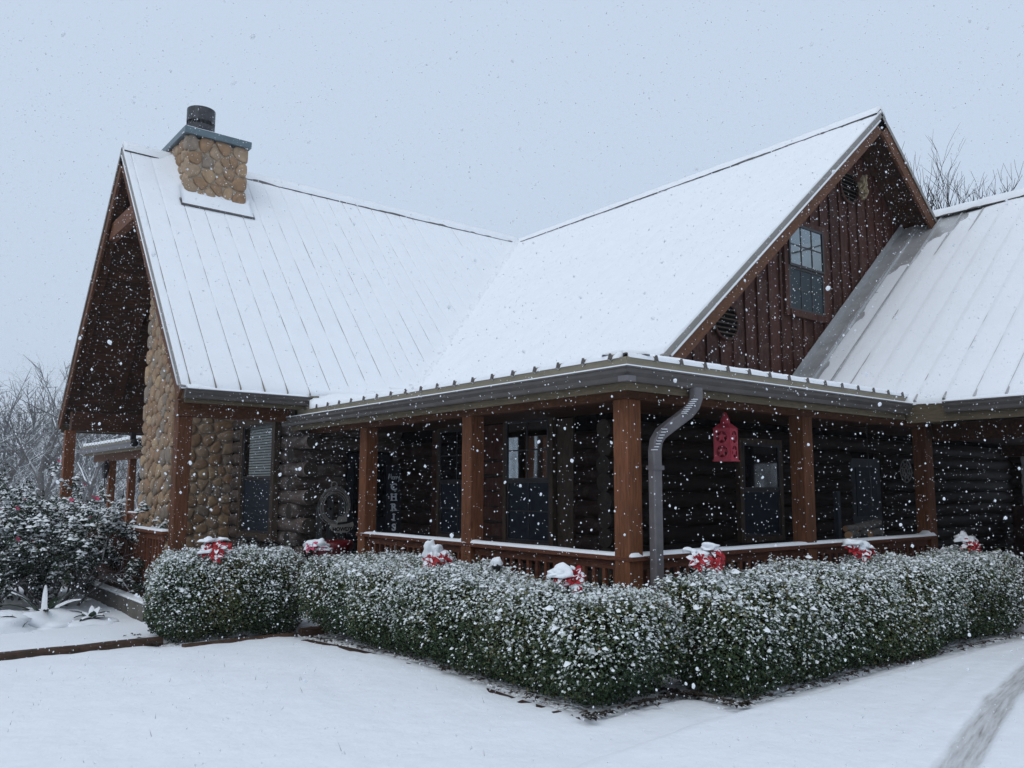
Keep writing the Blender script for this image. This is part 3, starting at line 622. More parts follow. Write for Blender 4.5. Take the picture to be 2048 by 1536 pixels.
railing((.47, 15.5), (.47, 19.7), ZR_, wcap=.14)
# ---- floors, foundation, steps
obj('porch_floor', MB().bb((.36, .36, FLOOR-.10), (2.06, 7.32, FLOOR)).bb((2.06, .36, FLOOR-.101), (6.5, 2.06, FLOOR-.001)), M['deck'], H)
obj('porch_floor', MB().bb((-1.72, 7.30, FLOOR-.10), (.2, 14.5, FLOOR)), M['deck'], H)
obj('foundation', MB().bb((.44, .44, -3.1), (6.4, 2.0, FLOOR-.10)).bb((.45, 2.0, -3.1), (2.0, 7.3, FLOOR-.102)), M['concrete'], H)
fo = obj('foundation', MB().bb((-1.80, 7.22, -3.3), (.2, 14.5, FLOOR-.102)), M['concrete'], H)
fo2 = obj('foundation_curb', MB().bb((-1.98, 7.05, -3.3), (-1.81, 14.5, FLOOR-.04)), M['concrete'], H)
obj('snow_strip', MB().bb((-1.97, 7.07, FLOOR-.041), (-1.815, 12, FLOOR-.005)), M['snow'], fo2, bevel=.015)
obj('foundation', MB().bb((.3, 14.5, -3.3), (2.0, 21.8, FLOOR-.2)), M['concrete'], H)
for i in range(2):
    st_ = obj('step', MB().bb((.36-.3*(i+1), 5.75, -3.0), (.36-.3*i, 7.15, FLOOR-.03-.09*(i+1))), M['concrete'], H)
# ---- stone work
def voronoi_cells(W, Hh, sp, seed):
    r = np.random.default_rng(seed); n = max(3, int(W*Hh/(sp*sp))); P = r.uniform([0, 0], [W, Hh], (n, 2)); q = r.uniform([0, 0], [W, Hh], (max(4000, n*60), 2))
    for _ in range(5):
        k = np.argmin(((q[:, None, :]-P[None])**2).sum(-1), 1) if n < 500 else None
        for i in range(n):
            s_ = q[k == i]
            if len(s_): P[i] = P[i]*.35+s_.mean(0)*.65
    cells = []
    for i in range(n):
        poly = [(-.045, -.045), (W+.045, -.045), (W+.045, Hh+.045), (-.045, Hh+.045)]
        nb = np.argsort(((P-P[i])**2).sum(1))[1:18]
        for j in nb:
            mid = (P[i]+P[j])/2; d = P[j]-P[i]; out_ = []
            for a in range(len(poly)):
                p, s2 = np.array(poly[a]), np.array(poly[(a+1) % len(poly)]); da, db = (p-mid)@d, (s2-mid)@d
                if da <= 0: out_.append(tuple(p))
                if da*db < 0: out_.append(tuple(p+(s2-p)*(da/(da-db))))
            poly = out_
            if len(poly) < 3: break
        if len(poly) >= 3: cells.append(poly)
    return cells
def stone_geom(poly, rr):
    p = np.array(poly); c = p.mean(0); d = p-c; L = np.linalg.norm(d, axis=1, keepdims=True); p = c+d*np.maximum(0.5, (L-.008)/np.maximum(L, 1e-6))
    for _ in range(2):
        q = np.roll(p, -1, 0); p = np.stack([p*.75+q*.25, p*.25+q*.75], 1).reshape(-1, 2)
    if len(p) > 16: p = p[::2]
    size = math.sqrt(max(1e-4, 0.5*abs(np.dot(p[:, 0], np.roll(p[:, 1], 1))-np.dot(p[:, 1], np.roll(p[:, 0], 1)))))
    hgt = min(.058, .022+.15*size*rr.uniform(.6, 1.1)); n = len(p); rings = []
    for s_, h in ((1.0, -.02), (.985, hgt*.42), (.86, hgt*.80), (.50, hgt*.95)):
        rings.append([(c[0]+(a-c[0])*s_, c[1]+(b-c[1])*s_, h+rr.uniform(-.003, .003)) for a, b in p])
    v = [q for r_ in rings for q in r_]; f = [(i*n+j, i*n+(j+1) % n, (i+1)*n+(j+1) % n, (i+1)*n+j) for i in range(3) for j in range(n)]+[tuple(range(3*n, 4*n))]
    return v, f
def stone_face(o, ux, uy, nm, W, Hh, sp, seed, par, near):
    o, ux, uy, nm = map(Vector, (o, ux, uy, nm)); rr = random.Random(seed); rest = MB()
    for poly in voronoi_cells(W, Hh, sp, seed):
        v, f = stone_geom(poly, rr); vs = [o+ux*a+uy*b+nm*h for a, b, h in v]; c = sum((q for q in vs), Vector())/len(vs)
        if near(c): obj('stone', MB().add(vs, f), M['stone'], par, smooth=True)
        else: rest.add(vs, f)
    if rest.v: obj('stone_infill', rest, M['stone'], par, smooth=True, kind='stuff')
CX0, CX1, CY0, CY1, CZT = -0.84, 0.22, 10.03, 11.80, 5.37
ch = obj('chimney', MB().bb((CX0, CY0, FLOOR-.05), (CX1, CY1, CZT-.10)), M['mortar'], H, label='tall river-stone chimney with metal cap and flue')
stone_face((CX0, CY0, FLOOR), (1, 0, 0), (0, 0, 1), (0, -1, 0), CX1-CX0, CZT-FLOOR-.08, .21, 3, ch, lambda c: c.z < .5 or c.z > 3.75)
stone_face((CX0, CY1, FLOOR), (0, -1, 0), (0, 0, 1), (-1, 0, 0), CY1-CY0, CZT-FLOOR-.08, .235, 4, ch, lambda c: c.z < 2.3 or c.z > 4.9)
stone_face((CX1, CY0, 3.4), (0, 1, 0), (0, 0, 1), (1, 0, 0), CY1-CY0, CZT-3.4-.08, .27, 5, ch, lambda c: False)
obj('cap', MB().bb((CX0-.10, CY0-.10, CZT-.06), (CX1+.08, CY1+.10, CZT+.07)), M['capmetal'], ch, bevel=.008)
obj('snow_pad', MB().bb((CX0-.06, CY0-.06, CZT+.068), (CX1+.05, CY1+.06, CZT+.095)), M['snow'], ch, bevel=.015)
fc = (-0.38, 10.86, CZT+.07)
fl = obj('flue', MB().lathe([(0, .0), (.16, .0), (.16, .24), (0, .24)], fc), M['flue'], ch, smooth=False)
obj('flue_band', MB().lathe([(.245, .06), (.26, .06), (.26, .12), (.245, .12), (.245, .06)], fc), M['flue'], ch)
obj('flue_band', MB().lathe([(.225, .32), (.26, .32), (.26, .42), (.225, .42), (.16, .32), (.225, .32)], fc), M['flue'], ch)
obj('flue_hood', MB().lathe([(.26, .50), (.263, .50), (.263, .76), (.0, .79)], fc).lathe([(.0, .50), (.26, .50)], fc), M['flue'], ch)
for k in range(20):
    a = 2*PI*k/20; obj('flue_mesh_bar', MB().tube([(fc[0]+.255*math.cos(a), fc[1]+.255*math.sin(a), fc[2]+z) for z in (.0, .51)], .006, 4), M['flue'], ch)
obj('chimney_flashing', MB().beam((CX0-.14, CY0-.19, zA(0, CY0-.19)+.092), (CX1+.14, CY0-.19, zA(0, CY0-.19)+.092), .20, .022, up=(0, -SA, 1)), M['gutter'], ch)
mb = MB(); ns_ = 18; P = []
for i in range(ns_+1):
    x = CX0-.12+(CX1-CX0+.24)*i/ns_; hh = .05+.014*float(n2(x, 1, 4, 99))
    for (dy, h) in ((-.24, .012), (-.22, hh*.7), (-.14, hh), (-.02, hh*1.5), (.05, hh*2.0)): P.append((x, CY0+dy, zA(0, CY0+dy)+.100+h))
mb.add(P, [(i*5+j, i*5+j+1, (i+1)*5+j+1, (i+1)*5+j) for i in range(ns_) for j in range(4)]+[(0, 1, 2, 3, 4), tuple(ns_*5+j for j in range(5))]); obj('snow_pad', mb, M['snow'], ch, smooth=True)
mb = MB(); P = []                              # snow drifted up against the chimney's gable side
for i in range(15):
    y = CY0-.1+(YAR-CY0)*i/14; z = zA(0, y)
    for (dx, h) in ((-.60, .02), (-.42, .062), (-.26, .085), (-.12, .14), (.02, .22)): P.append((CX0+dx, y, z+h*min(1, .35+i*.2)))
mb.add(P, [(i*5+j, i*5+j+1, (i+1)*5+j+1, (i+1)*5+j) for i in range(14) for j in range(4)]); obj('snow_drift', mb, M['snow'], ch, smooth=True)

# ---- log walls
LD = 0.215; LOGM = {}
def log_mesh(ax, var):
    if (ax, var) not in LOGM:
        rr = random.Random(var*7+3); n = 14; mb = MB(); st_ = [-.5, -.47, -.25, 0, .25, .47, .5]; P = []
        for i, t in enumerate(st_):
            k = 1.0 if 0 < i < 6 else .985; r = .118*(1+rr.uniform(-.03, .03))*k; oy, oz = rr.uniform(-.006, .006), rr.uniform(-.005, .005)
            P += [(t, oy+r*math.cos(2*PI*j/n), oz+r*math.sin(2*PI*j/n)) for j in range(n)]
        mb.add(P, [(i*n+j, (i+1)*n+j, (i+1)*n+(j+1) % n, i*n+(j+1) % n) for i in range(6) for j in range(n)]+[tuple(range(n)), tuple(range(6*n, 7*n))[::-1]])
        me = mesh_of(mb, 'log'); me.polygons.foreach_set('use_smooth', [True]*(6*n)+[False, False])
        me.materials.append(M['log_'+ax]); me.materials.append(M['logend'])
        me.polygons[6*n].material_index = 1; me.polygons[6*n+1].material_index = 1; LOGM[(ax, var)] = me
    return LOGM[(ax, var)]
def log_wall(ax, fixed, a0, a1, z0, z1, openings=(), ext=(0, 0), zoff=0.0, sfx='', alt=None):
    """logs along x ('x', at y = fixed) or along y; openings (b0, b1, zlo, zhi)"""
    n = int((z1-z0-zoff)/LD)
    for i in range(n):
        z = z0+zoff+LD*(i+.5); e0 = ext[0] if alt is None or i % 2 == alt else -.06; segs = [(a0-e0*random.uniform(.9, 1.1), a1+ext[1]*random.uniform(.9, 1.1))]
        for b0, b1, zl, zh in openings:
            if zl-.05 < z < zh+.05:
                ns = []
                for s0, s1 in segs:
                    if b1 <= s0 or b0 >= s1: ns.append((s0, s1)); continue
                    if b0 > s0: ns.append((s0, b0))
                    if b1 < s1: ns.append((b1, s1))
                segs = ns
        for s0, s1 in segs:
            if s1-s0 < .05: continue
            c = (s0+s1)/2; p = (c, fixed, z) if ax == 'x' else (fixed, c, z)
            inst('log', log_mesh(ax+sfx, random.randrange(5)), H, p, (0, 0, 0 if ax == 'x' else PI/2), (s1-s0, 1, 1))
XW, YW = 2.10, 2.10                           # wall centre lines
W1 = (4.86, 5.84, -1.80, -.16); W2 = (3.22, 4.17, -1.82, -.12)
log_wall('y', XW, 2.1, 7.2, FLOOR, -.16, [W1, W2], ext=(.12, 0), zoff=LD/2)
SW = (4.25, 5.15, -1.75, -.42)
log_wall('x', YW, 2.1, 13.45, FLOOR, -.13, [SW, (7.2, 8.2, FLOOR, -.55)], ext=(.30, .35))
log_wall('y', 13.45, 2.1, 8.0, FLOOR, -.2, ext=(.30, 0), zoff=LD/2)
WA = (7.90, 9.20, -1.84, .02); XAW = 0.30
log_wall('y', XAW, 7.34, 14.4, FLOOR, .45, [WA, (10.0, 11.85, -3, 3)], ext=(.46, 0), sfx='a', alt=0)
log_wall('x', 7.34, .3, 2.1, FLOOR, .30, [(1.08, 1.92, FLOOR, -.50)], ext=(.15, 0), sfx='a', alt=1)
obj('gable_wall', MB().prism([(7.3, .40), (14.5, .40), (YAR+.3, ZR-.45), (YAR-.3, ZR-.45)], (.30, 0, 0), (.36, 0, 0), (0, 1, 0), (0, 0, 1)), M['board'], H)
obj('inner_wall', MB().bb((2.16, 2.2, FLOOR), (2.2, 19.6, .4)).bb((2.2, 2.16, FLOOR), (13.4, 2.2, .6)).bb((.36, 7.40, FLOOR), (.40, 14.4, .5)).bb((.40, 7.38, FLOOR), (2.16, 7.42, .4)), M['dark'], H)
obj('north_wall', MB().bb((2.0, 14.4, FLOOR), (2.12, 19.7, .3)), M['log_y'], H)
obj('carport_half_wall', MB().bb((13.0, -6.5, -2.75), (13.12, 1.9, -1.38)), M['board'], H)
# ---- board-and-batten gable above the side porch
YG = 2.05
def gable_top(x): return ZR-.10-SB*abs(x-XB)
def gboard(name, x0, x1, y0, y1, zb):
    xs_ = [x0, x1] if not (x0 < XB < x1) else [x0, XB, x1]; zt = [gable_top(x) for x in xs_]
    if max(zt) < zb+.02: return
    prof = [(x0, zb), (x1, zb)]+[(x, max(zb+.01, z)) for x, z in zip(xs_[::-1], zt[::-1])]
    obj(name, MB().prism(prof, (0, y0, 0), (0, y1, 0), (1, 0, 0), (0, 0, 1)), M['board'], H)
def zbase(x): return max(.40, zCn(x, 2)-.05) if x < XC else ZC-.3
x = 2.25; k = 0
while x < 11.2:
    wd = .295
    gboard('board', x+.004, x+wd-.004, YG+random.uniform(0, .006), YG+.03, zbase(x))
    gboard('batten', x-.026, x+.026, YG-.028, YG-.002, zbase(x)); x += wd; k += 1
CLEAR = None
def clear_glass():
    m_ = bpy.data.materials.new('clear_window_glass'); m_.use_nodes = True; n = m_.node_tree.nodes; l = m_.node_tree.links; n.remove(n['Principled BSDF'])
    t = n.new('ShaderNodeBsdfTransparent'); t.inputs[0].default_value = (.75, .8, .82, 1); g_ = n.new('ShaderNodeBsdfGlossy'); g_.inputs['Roughness'].default_value = .03
    fr = n.new('ShaderNodeFresnel'); fr.inputs['IOR'].default_value = 1.25; mxs = n.new('ShaderNodeMixShader'); l.new(fr.outputs[0], mxs.inputs[0]); l.new(t.outputs[0], mxs.inputs[1]); l.new(g_.outputs[0], mxs.inputs[2])
    l.new(mxs.outputs[0], n['Material Output'].inputs['Surface']); return m_
M['clear'] = clear_glass()
def window(ax, fixed, out_, a0, a1, z0, z1, cas=.09, depth=.10, label=None, grid=None, blind=False, screen=True, casm='winwood', mirror=False):
    """ax: direction the window runs along; out_: +1/-1 outward on the other axis"""
    def B(mb, b0, b1, c0, c1, d0, d1):        # along, out, z
        lo, hi = fixed+out_*c0, fixed+out_*c1
        return mb.bb((b0, lo, d0), (b1, hi, d1)) if ax == 'x' else mb.bb((lo, b0, d0), (hi, b1, d1))
    mb = MB(); B(mb, a0-cas, a0, 0, depth, z0-cas, z1+cas); B(mb, a1, a1+cas, 0, depth, z0-cas, z1+cas); B(mb, a0, a1, 0, depth-.002, z1, z1+cas); B(mb, a0, a1, 0, depth+.02, z0-cas, z0)
    W_ = obj('window', mb, M[casm], H, label=label); zm = z0+(z1-z0)*.50; f = .035
    for s, (lo, hi, dd) in enumerate(((z0, zm, .03), (zm, z1, .055))):
        mb = MB(); B(mb, a0, a0+f, dd, dd+.03, lo, hi); B(mb, a1-f, a1, dd, dd+.03, lo, hi); B(mb, a0+f, a1-f, dd, dd+.029, hi-f, hi); B(mb, a0+f, a1-f, dd, dd+.029, lo, lo+f)
        obj('sash', mb, M['frame'], W_)
        mp_ = (M['mirrorglass'] if casm == 'board' else M['brightglass']) if (s == 1 and mirror) else M['clear'] if (blind and s == 1) else ((M['tealscreen'] if casm == 'board' else M['screen']) if (s == 0 and screen) else M['glass'])
        mb = MB(); B(mb, a0+f, a1-f, dd+.008, dd+.014, lo+f, hi-f)
        if mp_ is M['clear']: mb.f = [max(mb.f, key=lambda q: -abs(sum(mb.v[i][0 if ax == 'y' else 1] for i in q)/4-(fixed+out_*(dd+.014))))]      # a single sheet of glass
        obj('pane', mb, mp_, W_)
        if grid:
            mb = MB(); nx_, nz_ = grid
            for i in range(1, nx_): c = a0+f+(a1-a0-2*f)*i/nx_; B(mb, c-.009, c+.009, dd+.015, dd+.022, lo+f, hi-f)
            for i in range(1, nz_): c = lo+f+(hi-lo-2*f)*i/nz_; B(mb, a0+f, a1-f, dd+.015, dd+.021, c-.009, c+.009)
            obj('muntin', mb, M['frame'], W_)
    if blind:
        mb = MB(); n = int((z1-zm)/.045)
        for i in range(n):
            z = zm+.03+i*.045; B(mb, a0+.06, a1-.06, -.03, -.028+.02, z, z+.032)
        obj('blind', mb, M['blind'], W_)
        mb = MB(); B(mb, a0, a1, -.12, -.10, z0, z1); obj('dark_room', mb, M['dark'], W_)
    return W_
window('x', YG, -1, 5.66, 6.62, 1.62, 2.98, .10, .06, 'tall upper gable window under the rake', grid=(3, 2), screen=True, casm='board', mirror=True)
window('y', XAW-.12, -1, WA[0]+.02, WA[1]-.02, WA[2]+.03, WA[3]-.05, .12, .10, 'tall window with half drawn blinds beside the chimney', blind=True)
window('y', XW-.10, -1, W1[0]+.02, W1[1]-.02, W1[2]+.03, W1[3]-.03, .07, .08, grid=(2, 2))
window('y', XW-.10, -1, W2[0]+.02, W2[1]-.02, W2[2]+.03, W2[3]-.03, .07, .08, grid=(2, 2), screen=True, mirror=True)
obj('casing_board', MB().bb((1.985, 4.25, FLOOR+.05), (2.02, 4.78, -.17)), M['board'], H)
obj('casing_board', MB().bb((1.98, 2.84, FLOOR+.05), (2.02, 3.14, -.17)), M['winwood'], H)
obj('casing_board', MB().bb((1.985, 5.92, FLOOR+.05), (2.02, 6.12, -.17)), M['board'], H)
window('x', YW-.10, -1, SW[0]+.02, SW[1]-.02, SW[2]+.03, SW[3]-.03, .07, .08, grid=None, screen=True)
# front door in the inner porch corner, and the door into the carport
dr = obj('door', MB().bb((1.10, 7.26, FLOOR+.01), (1.90, 7.31, -.52)), M['bluedoor'], H, label='dark front door with a glass upper panel')
obj('pane', MB().bb((1.22, 7.250, -1.55), (1.78, 7.258, -.66)), M['glass'], dr)
obj('handle', MB().tube([(1.20, 7.24, -1.72), (1.20, 7.20, -1.72), (1.32, 7.20, -1.72)], .012, 6), M['flue'], dr)
dr = obj('door', MB().bb((7.24, 2.04, FLOOR+.01), (8.16, 2.09, -.58)), M['bluedoor'], H)
obj('pane', MB().bb((7.38, 2.03, -1.5), (8.02, 2.038, -.72)), M['screen'], dr); obj('handle', MB().tube([(7.34, 2.03, -1.7), (7.34, 1.98, -1.7), (7.44, 1.98, -1.7)], .012, 6), M['flue'], dr)
# round louvred gable vents
def vent(xc, zc, r):
    ring = MB(); n = 20; pts = [(xc+r*math.cos(2*PI*k/n), YG-.05, zc+r*math.sin(2*PI*k/n)) for k in range(n)]
    ring.tube(pts+[pts[0]], .02, 6, cap=False); V = obj('gable_vent', ring, M['board'], H, smooth=True)
    obj('vent_back', MB().add([(xc, YG-.034, zc)]+[(p[0], YG-.034, p[2]) for p in pts], [(0, k+1, (k+1) % n+1) for k in range(n)]), M['dark'], V)
    nl = 8
    for i in range(nl):
        z = zc-r+2*r*(i+.5)/nl; hw_ = math.sqrt(max(.0, r*r-(z-zc)**2))*.95
        obj('louvre', MB().prism([(0, -.012), (.03, .012), (.034, .004), (.004, -.020)], (xc-hw_, YG-.07, z), (xc+hw_, YG-.07, z), (0, 1, 0), (0, 0, 1)), M['winwood'], V)
vent(7.55, 3.96, .27); vent(4.10, 1.24, .27)
mb = MB(); rr = random.Random(5)
for k in range(90):                            # wasp-nest like clump of daubed mud and straw hanging on the upper vent
    a, z = rr.uniform(-1, 1), rr.uniform(-1, 1); w_ = .10*math.sqrt(max(0, 1-z*z))
    c = Vector((7.76+a*w_, YG-.15-rr.uniform(0, .10)*math.sqrt(max(0, 1-a*a)), 3.97+z*.17)); d = Vector((rr.uniform(-.5, .5), rr.uniform(-.5, .5), -1)).normalized()*.05
    mb.tube([c-d, c, c+d], [.004, .022, .006], 5)
setp(obj('bird_nest', mb, plain('nest_straw', (0.26, 0.20, 0.12), .9, var=.4, scale=30), None, smooth=True), 'tan straw bird nest stuck on the louvred vent under the gable peak', 'nest')
# downspout at the porch corner
dpath = [(1.00, .055, -.12), (1.00, .055, -.22), (.985, .075, -.29), (.95, .11, -.35), (.76, .20, -.50), (.70, .245, -.56), (.665, .27, -.63), (.655, .28, -.72), (.655, .28, -2.55)]
def rect_tube(path, w_, d_, crimp=()):
    mb = MB(); P = []; n = 0
    pts = [Vector(p) for p in path]
    for i, p in enumerate(pts):
        d = (pts[min(i+1, len(pts)-1)]-pts[max(i-1, 0)]).normalized(); s_ = Vector((0, 1, 0)); s_ = (s_-d*s_.dot(d)).normalized(); t_ = d.cross(s_)
        k = 1.0
        P += [p+t_*(w_/2*a*k)+s_*(d_/2*b*k) for a, b in ((-1, -.7), (-.8, -1), (.8, -1), (1, -.7), (1, .7), (.8, 1), (-.8, 1), (-1, .7))]; n += 1
    return mb.add(P, [(i*8+j, i*8+(j+1) % 8, (i+1)*8+(j+1) % 8, (i+1)*8+j) for i in range(n-1) for j in range(8)]+[tuple(range(8))[::-1], tuple(range((n-1)*8, n*8))])
ds = obj('downspout', rect_tube(dpath, .115, .085), M['pipe'], H, label='grey metal downspout bent to the corner post')
for k in range(8):                             # crimped folds on the inside of both elbows
    for (a, b, sg) in (((1.00, .055, -.24), (.90, .13, -.39), -1), ((.74, .215, -.52), (.655, .28, -.74), -1)):
        t = (k+.5)/8; p = Vector(a).lerp(Vector(b), t); d = (Vector(b)-Vector(a)).normalized()
        obj('crimp', MB().box((p.x-.048, p.y-.030, p.z+.012), (.032, .055, .007)), M['snow'], ds)
obj('strap', MB().bb((.590, .225, -.90), (.722, .335, -.86)), M['pipe'], ds)

# ---------------------------------------------------------------- things on and around the porch
# red star lantern
def star_panel(cx, cz, r, half, n=40):
    """sheet with a round hole and a five-pointed star standing in it (local x, z)"""
    mb = MB(); inn = [(cx+r*math.cos(2*PI*k/n), cz+r*math.sin(2*PI*k/n)) for k in range(n)]; outp = []
    for k in range(n):
        c, s = math.cos(2*PI*k/n), math.sin(2*PI*k/n); q = half/max(abs(c), abs(s)); outp.append((cx+c*q, cz+s*q))
    mb.add([(a, 0, b) for a, b in inn+outp], [(k, (k+1) % n, n+(k+1) % n, n+k) for k in range(n)])
    st_ = []
    for k in range(10):
        a = PI/2+2*PI*k/10; q = r*1.01 if k % 2 == 0 else r*.42; st_.append((cx+q*math.cos(a), 0, cz+q*math.sin(a)))
    mb.add([(cx, 0, cz)]+st_, [(0, k+1, (k+1) % 10+1) for k in range(10)]); return mb
LC = Vector((1.97, .46, 0)); LZ0, LZ1 = -.775, -.445; LWd = .19
L_ = empty('star_lantern', (LC.x, LC.y, LZ0), 'red tin lantern with star cut-outs hanging from the porch beam', 'lantern')
rot = math.radians(12)
def lpart(name, mb, mat_, yaw, solid=.004, smooth=False):
    me = mesh_of(mb, name, smooth); me.materials.append(mat_); o = inst(name, me, L_, (LC.x, LC.y, LZ0), (0, 0, yaw))
    if solid: s_ = o.modifiers.new('solid', 'SOLIDIFY'); s_.thickness = solid
    return o
hh = (LZ1-LZ0)
for k in range(4):
    mb = MB(); h_ = LWd/2
    for cz in (hh*.27, hh*.73):
        p = star_panel(0, cz, hh*.19, hh*.21); mb.add([(a, -h_, c) for a, b, c in p.v], p.f)
    for (a0, a1, c0, c1) in ((-h_, -hh*.21, 0, hh), (hh*.21, h_, 0, hh), (-hh*.21, hh*.21, 0, hh*.06), (-hh*.21, hh*.21, hh*.94, hh), (-hh*.21, hh*.21, hh*.48, hh*.52)):
        mb.add([(a0, -h_, c0), (a1, -h_, c0), (a1, -h_, c1), (a0, -h_, c1)], [(0, 1, 2, 3)])
    lpart('star_panel', mb, M['lantern'], rot+k*PI/2)
lpart('base', MB().box((0, 0, -.006), (LWd+.02, LWd+.02, .014)), M['lantern'], rot, 0)
lpart('roof', MB().add([(-.10, -.10, hh), (.10, -.10, hh), (.10, .10, hh), (-.10, .10, hh), (-.05, -.05, hh+.055), (.05, -.05, hh+.055), (.05, .05, hh+.055), (-.05, .05, hh+.055)], [(0, 1, 5, 4), (1, 2, 6, 5), (2, 3, 7, 6), (3, 0, 4, 7)]), M['lantern'], rot)
lpart('cone_vent', MB().lathe([(.055, hh+.05), (.045, hh+.10), (.012, hh+.175), (.0, hh+.18)], (0, 0, 0), 16), M['lantern'], rot, 0, True)
lpart('hook', MB().tube([(0, 0, hh+.17), (.01, 0, hh+.20), (0, 0, LZ1*0+hh+.21)], .005, 6), M['black'], rot, 0)
# text helper
def text_mesh(body, size, extr=.002, bold=0.0):
    c = bpy.data.curves.new('t', 'FONT'); c.body = body; c.size = size; c.extrude = extr; c.offset = bold; c.align_x = 'CENTER'; c.align_y = 'CENTER'; c.resolution_u = 3
    o = bpy.data.objects.new('t', c); COL.objects.link(o); dg = bpy.context.evaluated_depsgraph_get(); me = bpy.data.meshes.new_from_object(o.evaluated_get(dg)); bpy.data.objects.remove(o); return me
# MERRY CHRISTMAS board leaning in the inner corner
SX, SY = 2.0, 7.10
sg = empty('porch_sign', (1.86, 7.02, FLOOR), 'tall dark board reading Merry Christmas in pale letters beside the front door', 'sign')
srot = math.radians(-10); slean = math.radians(-3.0)
def on_sign(name, me, mat_, dx, dz, dy=-.014, rx=0):
    me.materials.clear(); me.materials.append(mat_); o = bpy.data.objects.new(name, me); COL.objects.link(o); o.parent = sg; WL[o] = WL[sg]
    o.location = (dx, dy, dz); o.rotation_euler = (rx, 0, 0); return o
sg.rotation_euler = (slean, 0, srot)
on_sign('board', mesh_of(MB().bb((-.125, -.011, 0), (.125, .011, 1.92))), M['navy'], 0, 0, 0)
zl = 1.56
serif = {'H': ((-.032, .045), (.032, .045), (-.032, -.045), (.032, -.045)), 'I': ((0, .045), (0, -.045)), 'R': ((-.030, -.045), (.034, -.045), (-.034, .045)), 'T': ((0, -.045),), 'M': ((-.045, -.045), (.045, -.045)), 'A': ((-.04, -.045), (.04, -.045)), 'C': (), 'S': ()}
for ch_ in 'CHRISTMAS':
    on_sign('letter', text_mesh(ch_, .155, .003, .006), M['letter'], 0, zl, -.014, PI/2)
    if serif[ch_]:
        for (a, b) in serif[ch_]: on_sign('serif', mesh_of(MB().box((a, 0, b*1.12), (.055, .006, .014))), M['letter'], 0, zl, -.0165)
    zl -= .165
script = [[(-.10, -.03), (-.085, .06), (-.07, -.01), (-.05, .06), (-.04, -.03)], [(-.03, .0), (-.005, .005), (-.01, .02), (-.025, .015), (-.03, -.01), (-.015, -.03), (.0, -.02)], [(.01, .02), (.013, -.03), (.014, 0), (.03, .02)], [(.04, .02), (.043, -.03), (.044, 0), (.06, .02)], [(.07, .025), (.075, -.01), (.092, -.005), (.105, .03), (.095, -.05), (.08, -.07)]]
mb = MB()
for s_ in script: mb.tube([(a*.95, 0, b) for a, b in s_], .0055, 5)
on_sign('script_word', mesh_of(mb), M['letter'], 0, 1.72, -.013)
# picket sign with rope coil and hat plaque
pk = empty('picket_sign', (.72, 7.0, FLOOR), 'grey weathered picket panel with star holes and a boot shape by the door', 'sign')
def pk_part(name, mb, mat_, par=None, **k): return obj(name, mb, mat_, par or pk, **k)
for i, (x0, zt) in enumerate(((.46, -1.30), (.64, -1.12), (.84, -1.18))):
    w_ = .10
    pk_part('picket', MB().add([(x0+a*w_, y, z) for y in (6.99, 7.01) for a, z in ((0, FLOOR+.001), (1, FLOOR+.001), (1, zt-.06), (.5, zt), (0, zt-.06))], [(0, 1, 2, 3, 4), (9, 8, 7, 6, 5), (0, 5, 6, 1), (1, 6, 7, 2), (2, 7, 8, 3), (3, 8, 9, 4), (4, 9, 5, 0)]), M['signgrey'])
for zc in (-1.95, -2.4): pk_part('cross_rail', MB().bb((.42, 7.011, zc-.03), (.98, 7.03, zc+.03)), M['signgrey'])
for (xs_, zs_) in ((.69, -1.40), (.89, -1.46)):
    mb = MB(); st_ = [(xs_+(.035 if k % 2 == 0 else .015)*math.cos(PI/2+2*PI*k/10), 6.986, zs_+(.035 if k % 2 == 0 else .015)*math.sin(PI/2+2*PI*k/10)) for k in range(10)]
    pk_part('star', mb.add([(xs_, 6.986, zs_)]+st_, [(0, k+1, (k+1) % 10+1) for k in range(10)]), M['dark'])
pk_part('boot', MB().prism([(.57, -2.62), (.57, -2.25), (.55, -1.98), (.77, -1.98), (.74, -2.2), (.60, -2.50), (.74, -2.62)], (0, 6.972, 0), (0, 6.985, 0), (1, 0, 0), (0, 0, 1)), M['signgrey'])
mb = MB(); rr = random.Random(9)
for k in range(8):
    r_ = .245+rr.uniform(-.045, .045); cx_, cz_ = .735+rr.uniform(-.02, .02), -1.36+rr.uniform(-.03, .03)
    mb.tube([(cx_+r_*.92*math.cos(a), 6.955+rr.uniform(-.006, .006), cz_+r_*math.sin(a)) for a in np.linspace(0, 2*PI, 33)], .0065, 5, cap=False)
mb.tube([(.72+.05*math.cos(a), 6.95, -1.03+.05*math.sin(a)) for a in np.linspace(0, 2*PI, 17)], .011, 5, cap=False)
setp(obj('lasso_rope', mb, M['rope'], None, smooth=True), 'coiled pale lasso rope hung on the grey picket sign', 'rope')
hat = [(-.20, .0), (-.19, .045), (-.14, .05), (-.10, .03), (-.085, .035), (-.075, .14), (-.05, .165), (.02, .16), (.06, .165), (.085, .14), (.085, .05), (.12, .055), (.19, .075), (.205, .03), (.18, -.04), (.10, -.085), (-.08, -.09), (-.16, -.06)]
hp = empty('hat_plaque', (.86, 6.93, -1.75), 'pale hat shaped plaque lettered HOWDY on the picket sign', 'plaque')
obj('plaque', MB().prism(hat, (.86, 6.925, -1.68), (.86, 6.94, -1.68), (1, 0, 0), (0, 0, 1)), M['hat'], hp)
obj('hat_band', MB().prism([(-.082, .035), (.085, .05), (.085, .085), (-.078, .07)], (.86, 6.917, -1.68), (.86, 6.9245, -1.68), (1, 0, 0), (0, 0, 1)), M['black'], hp)
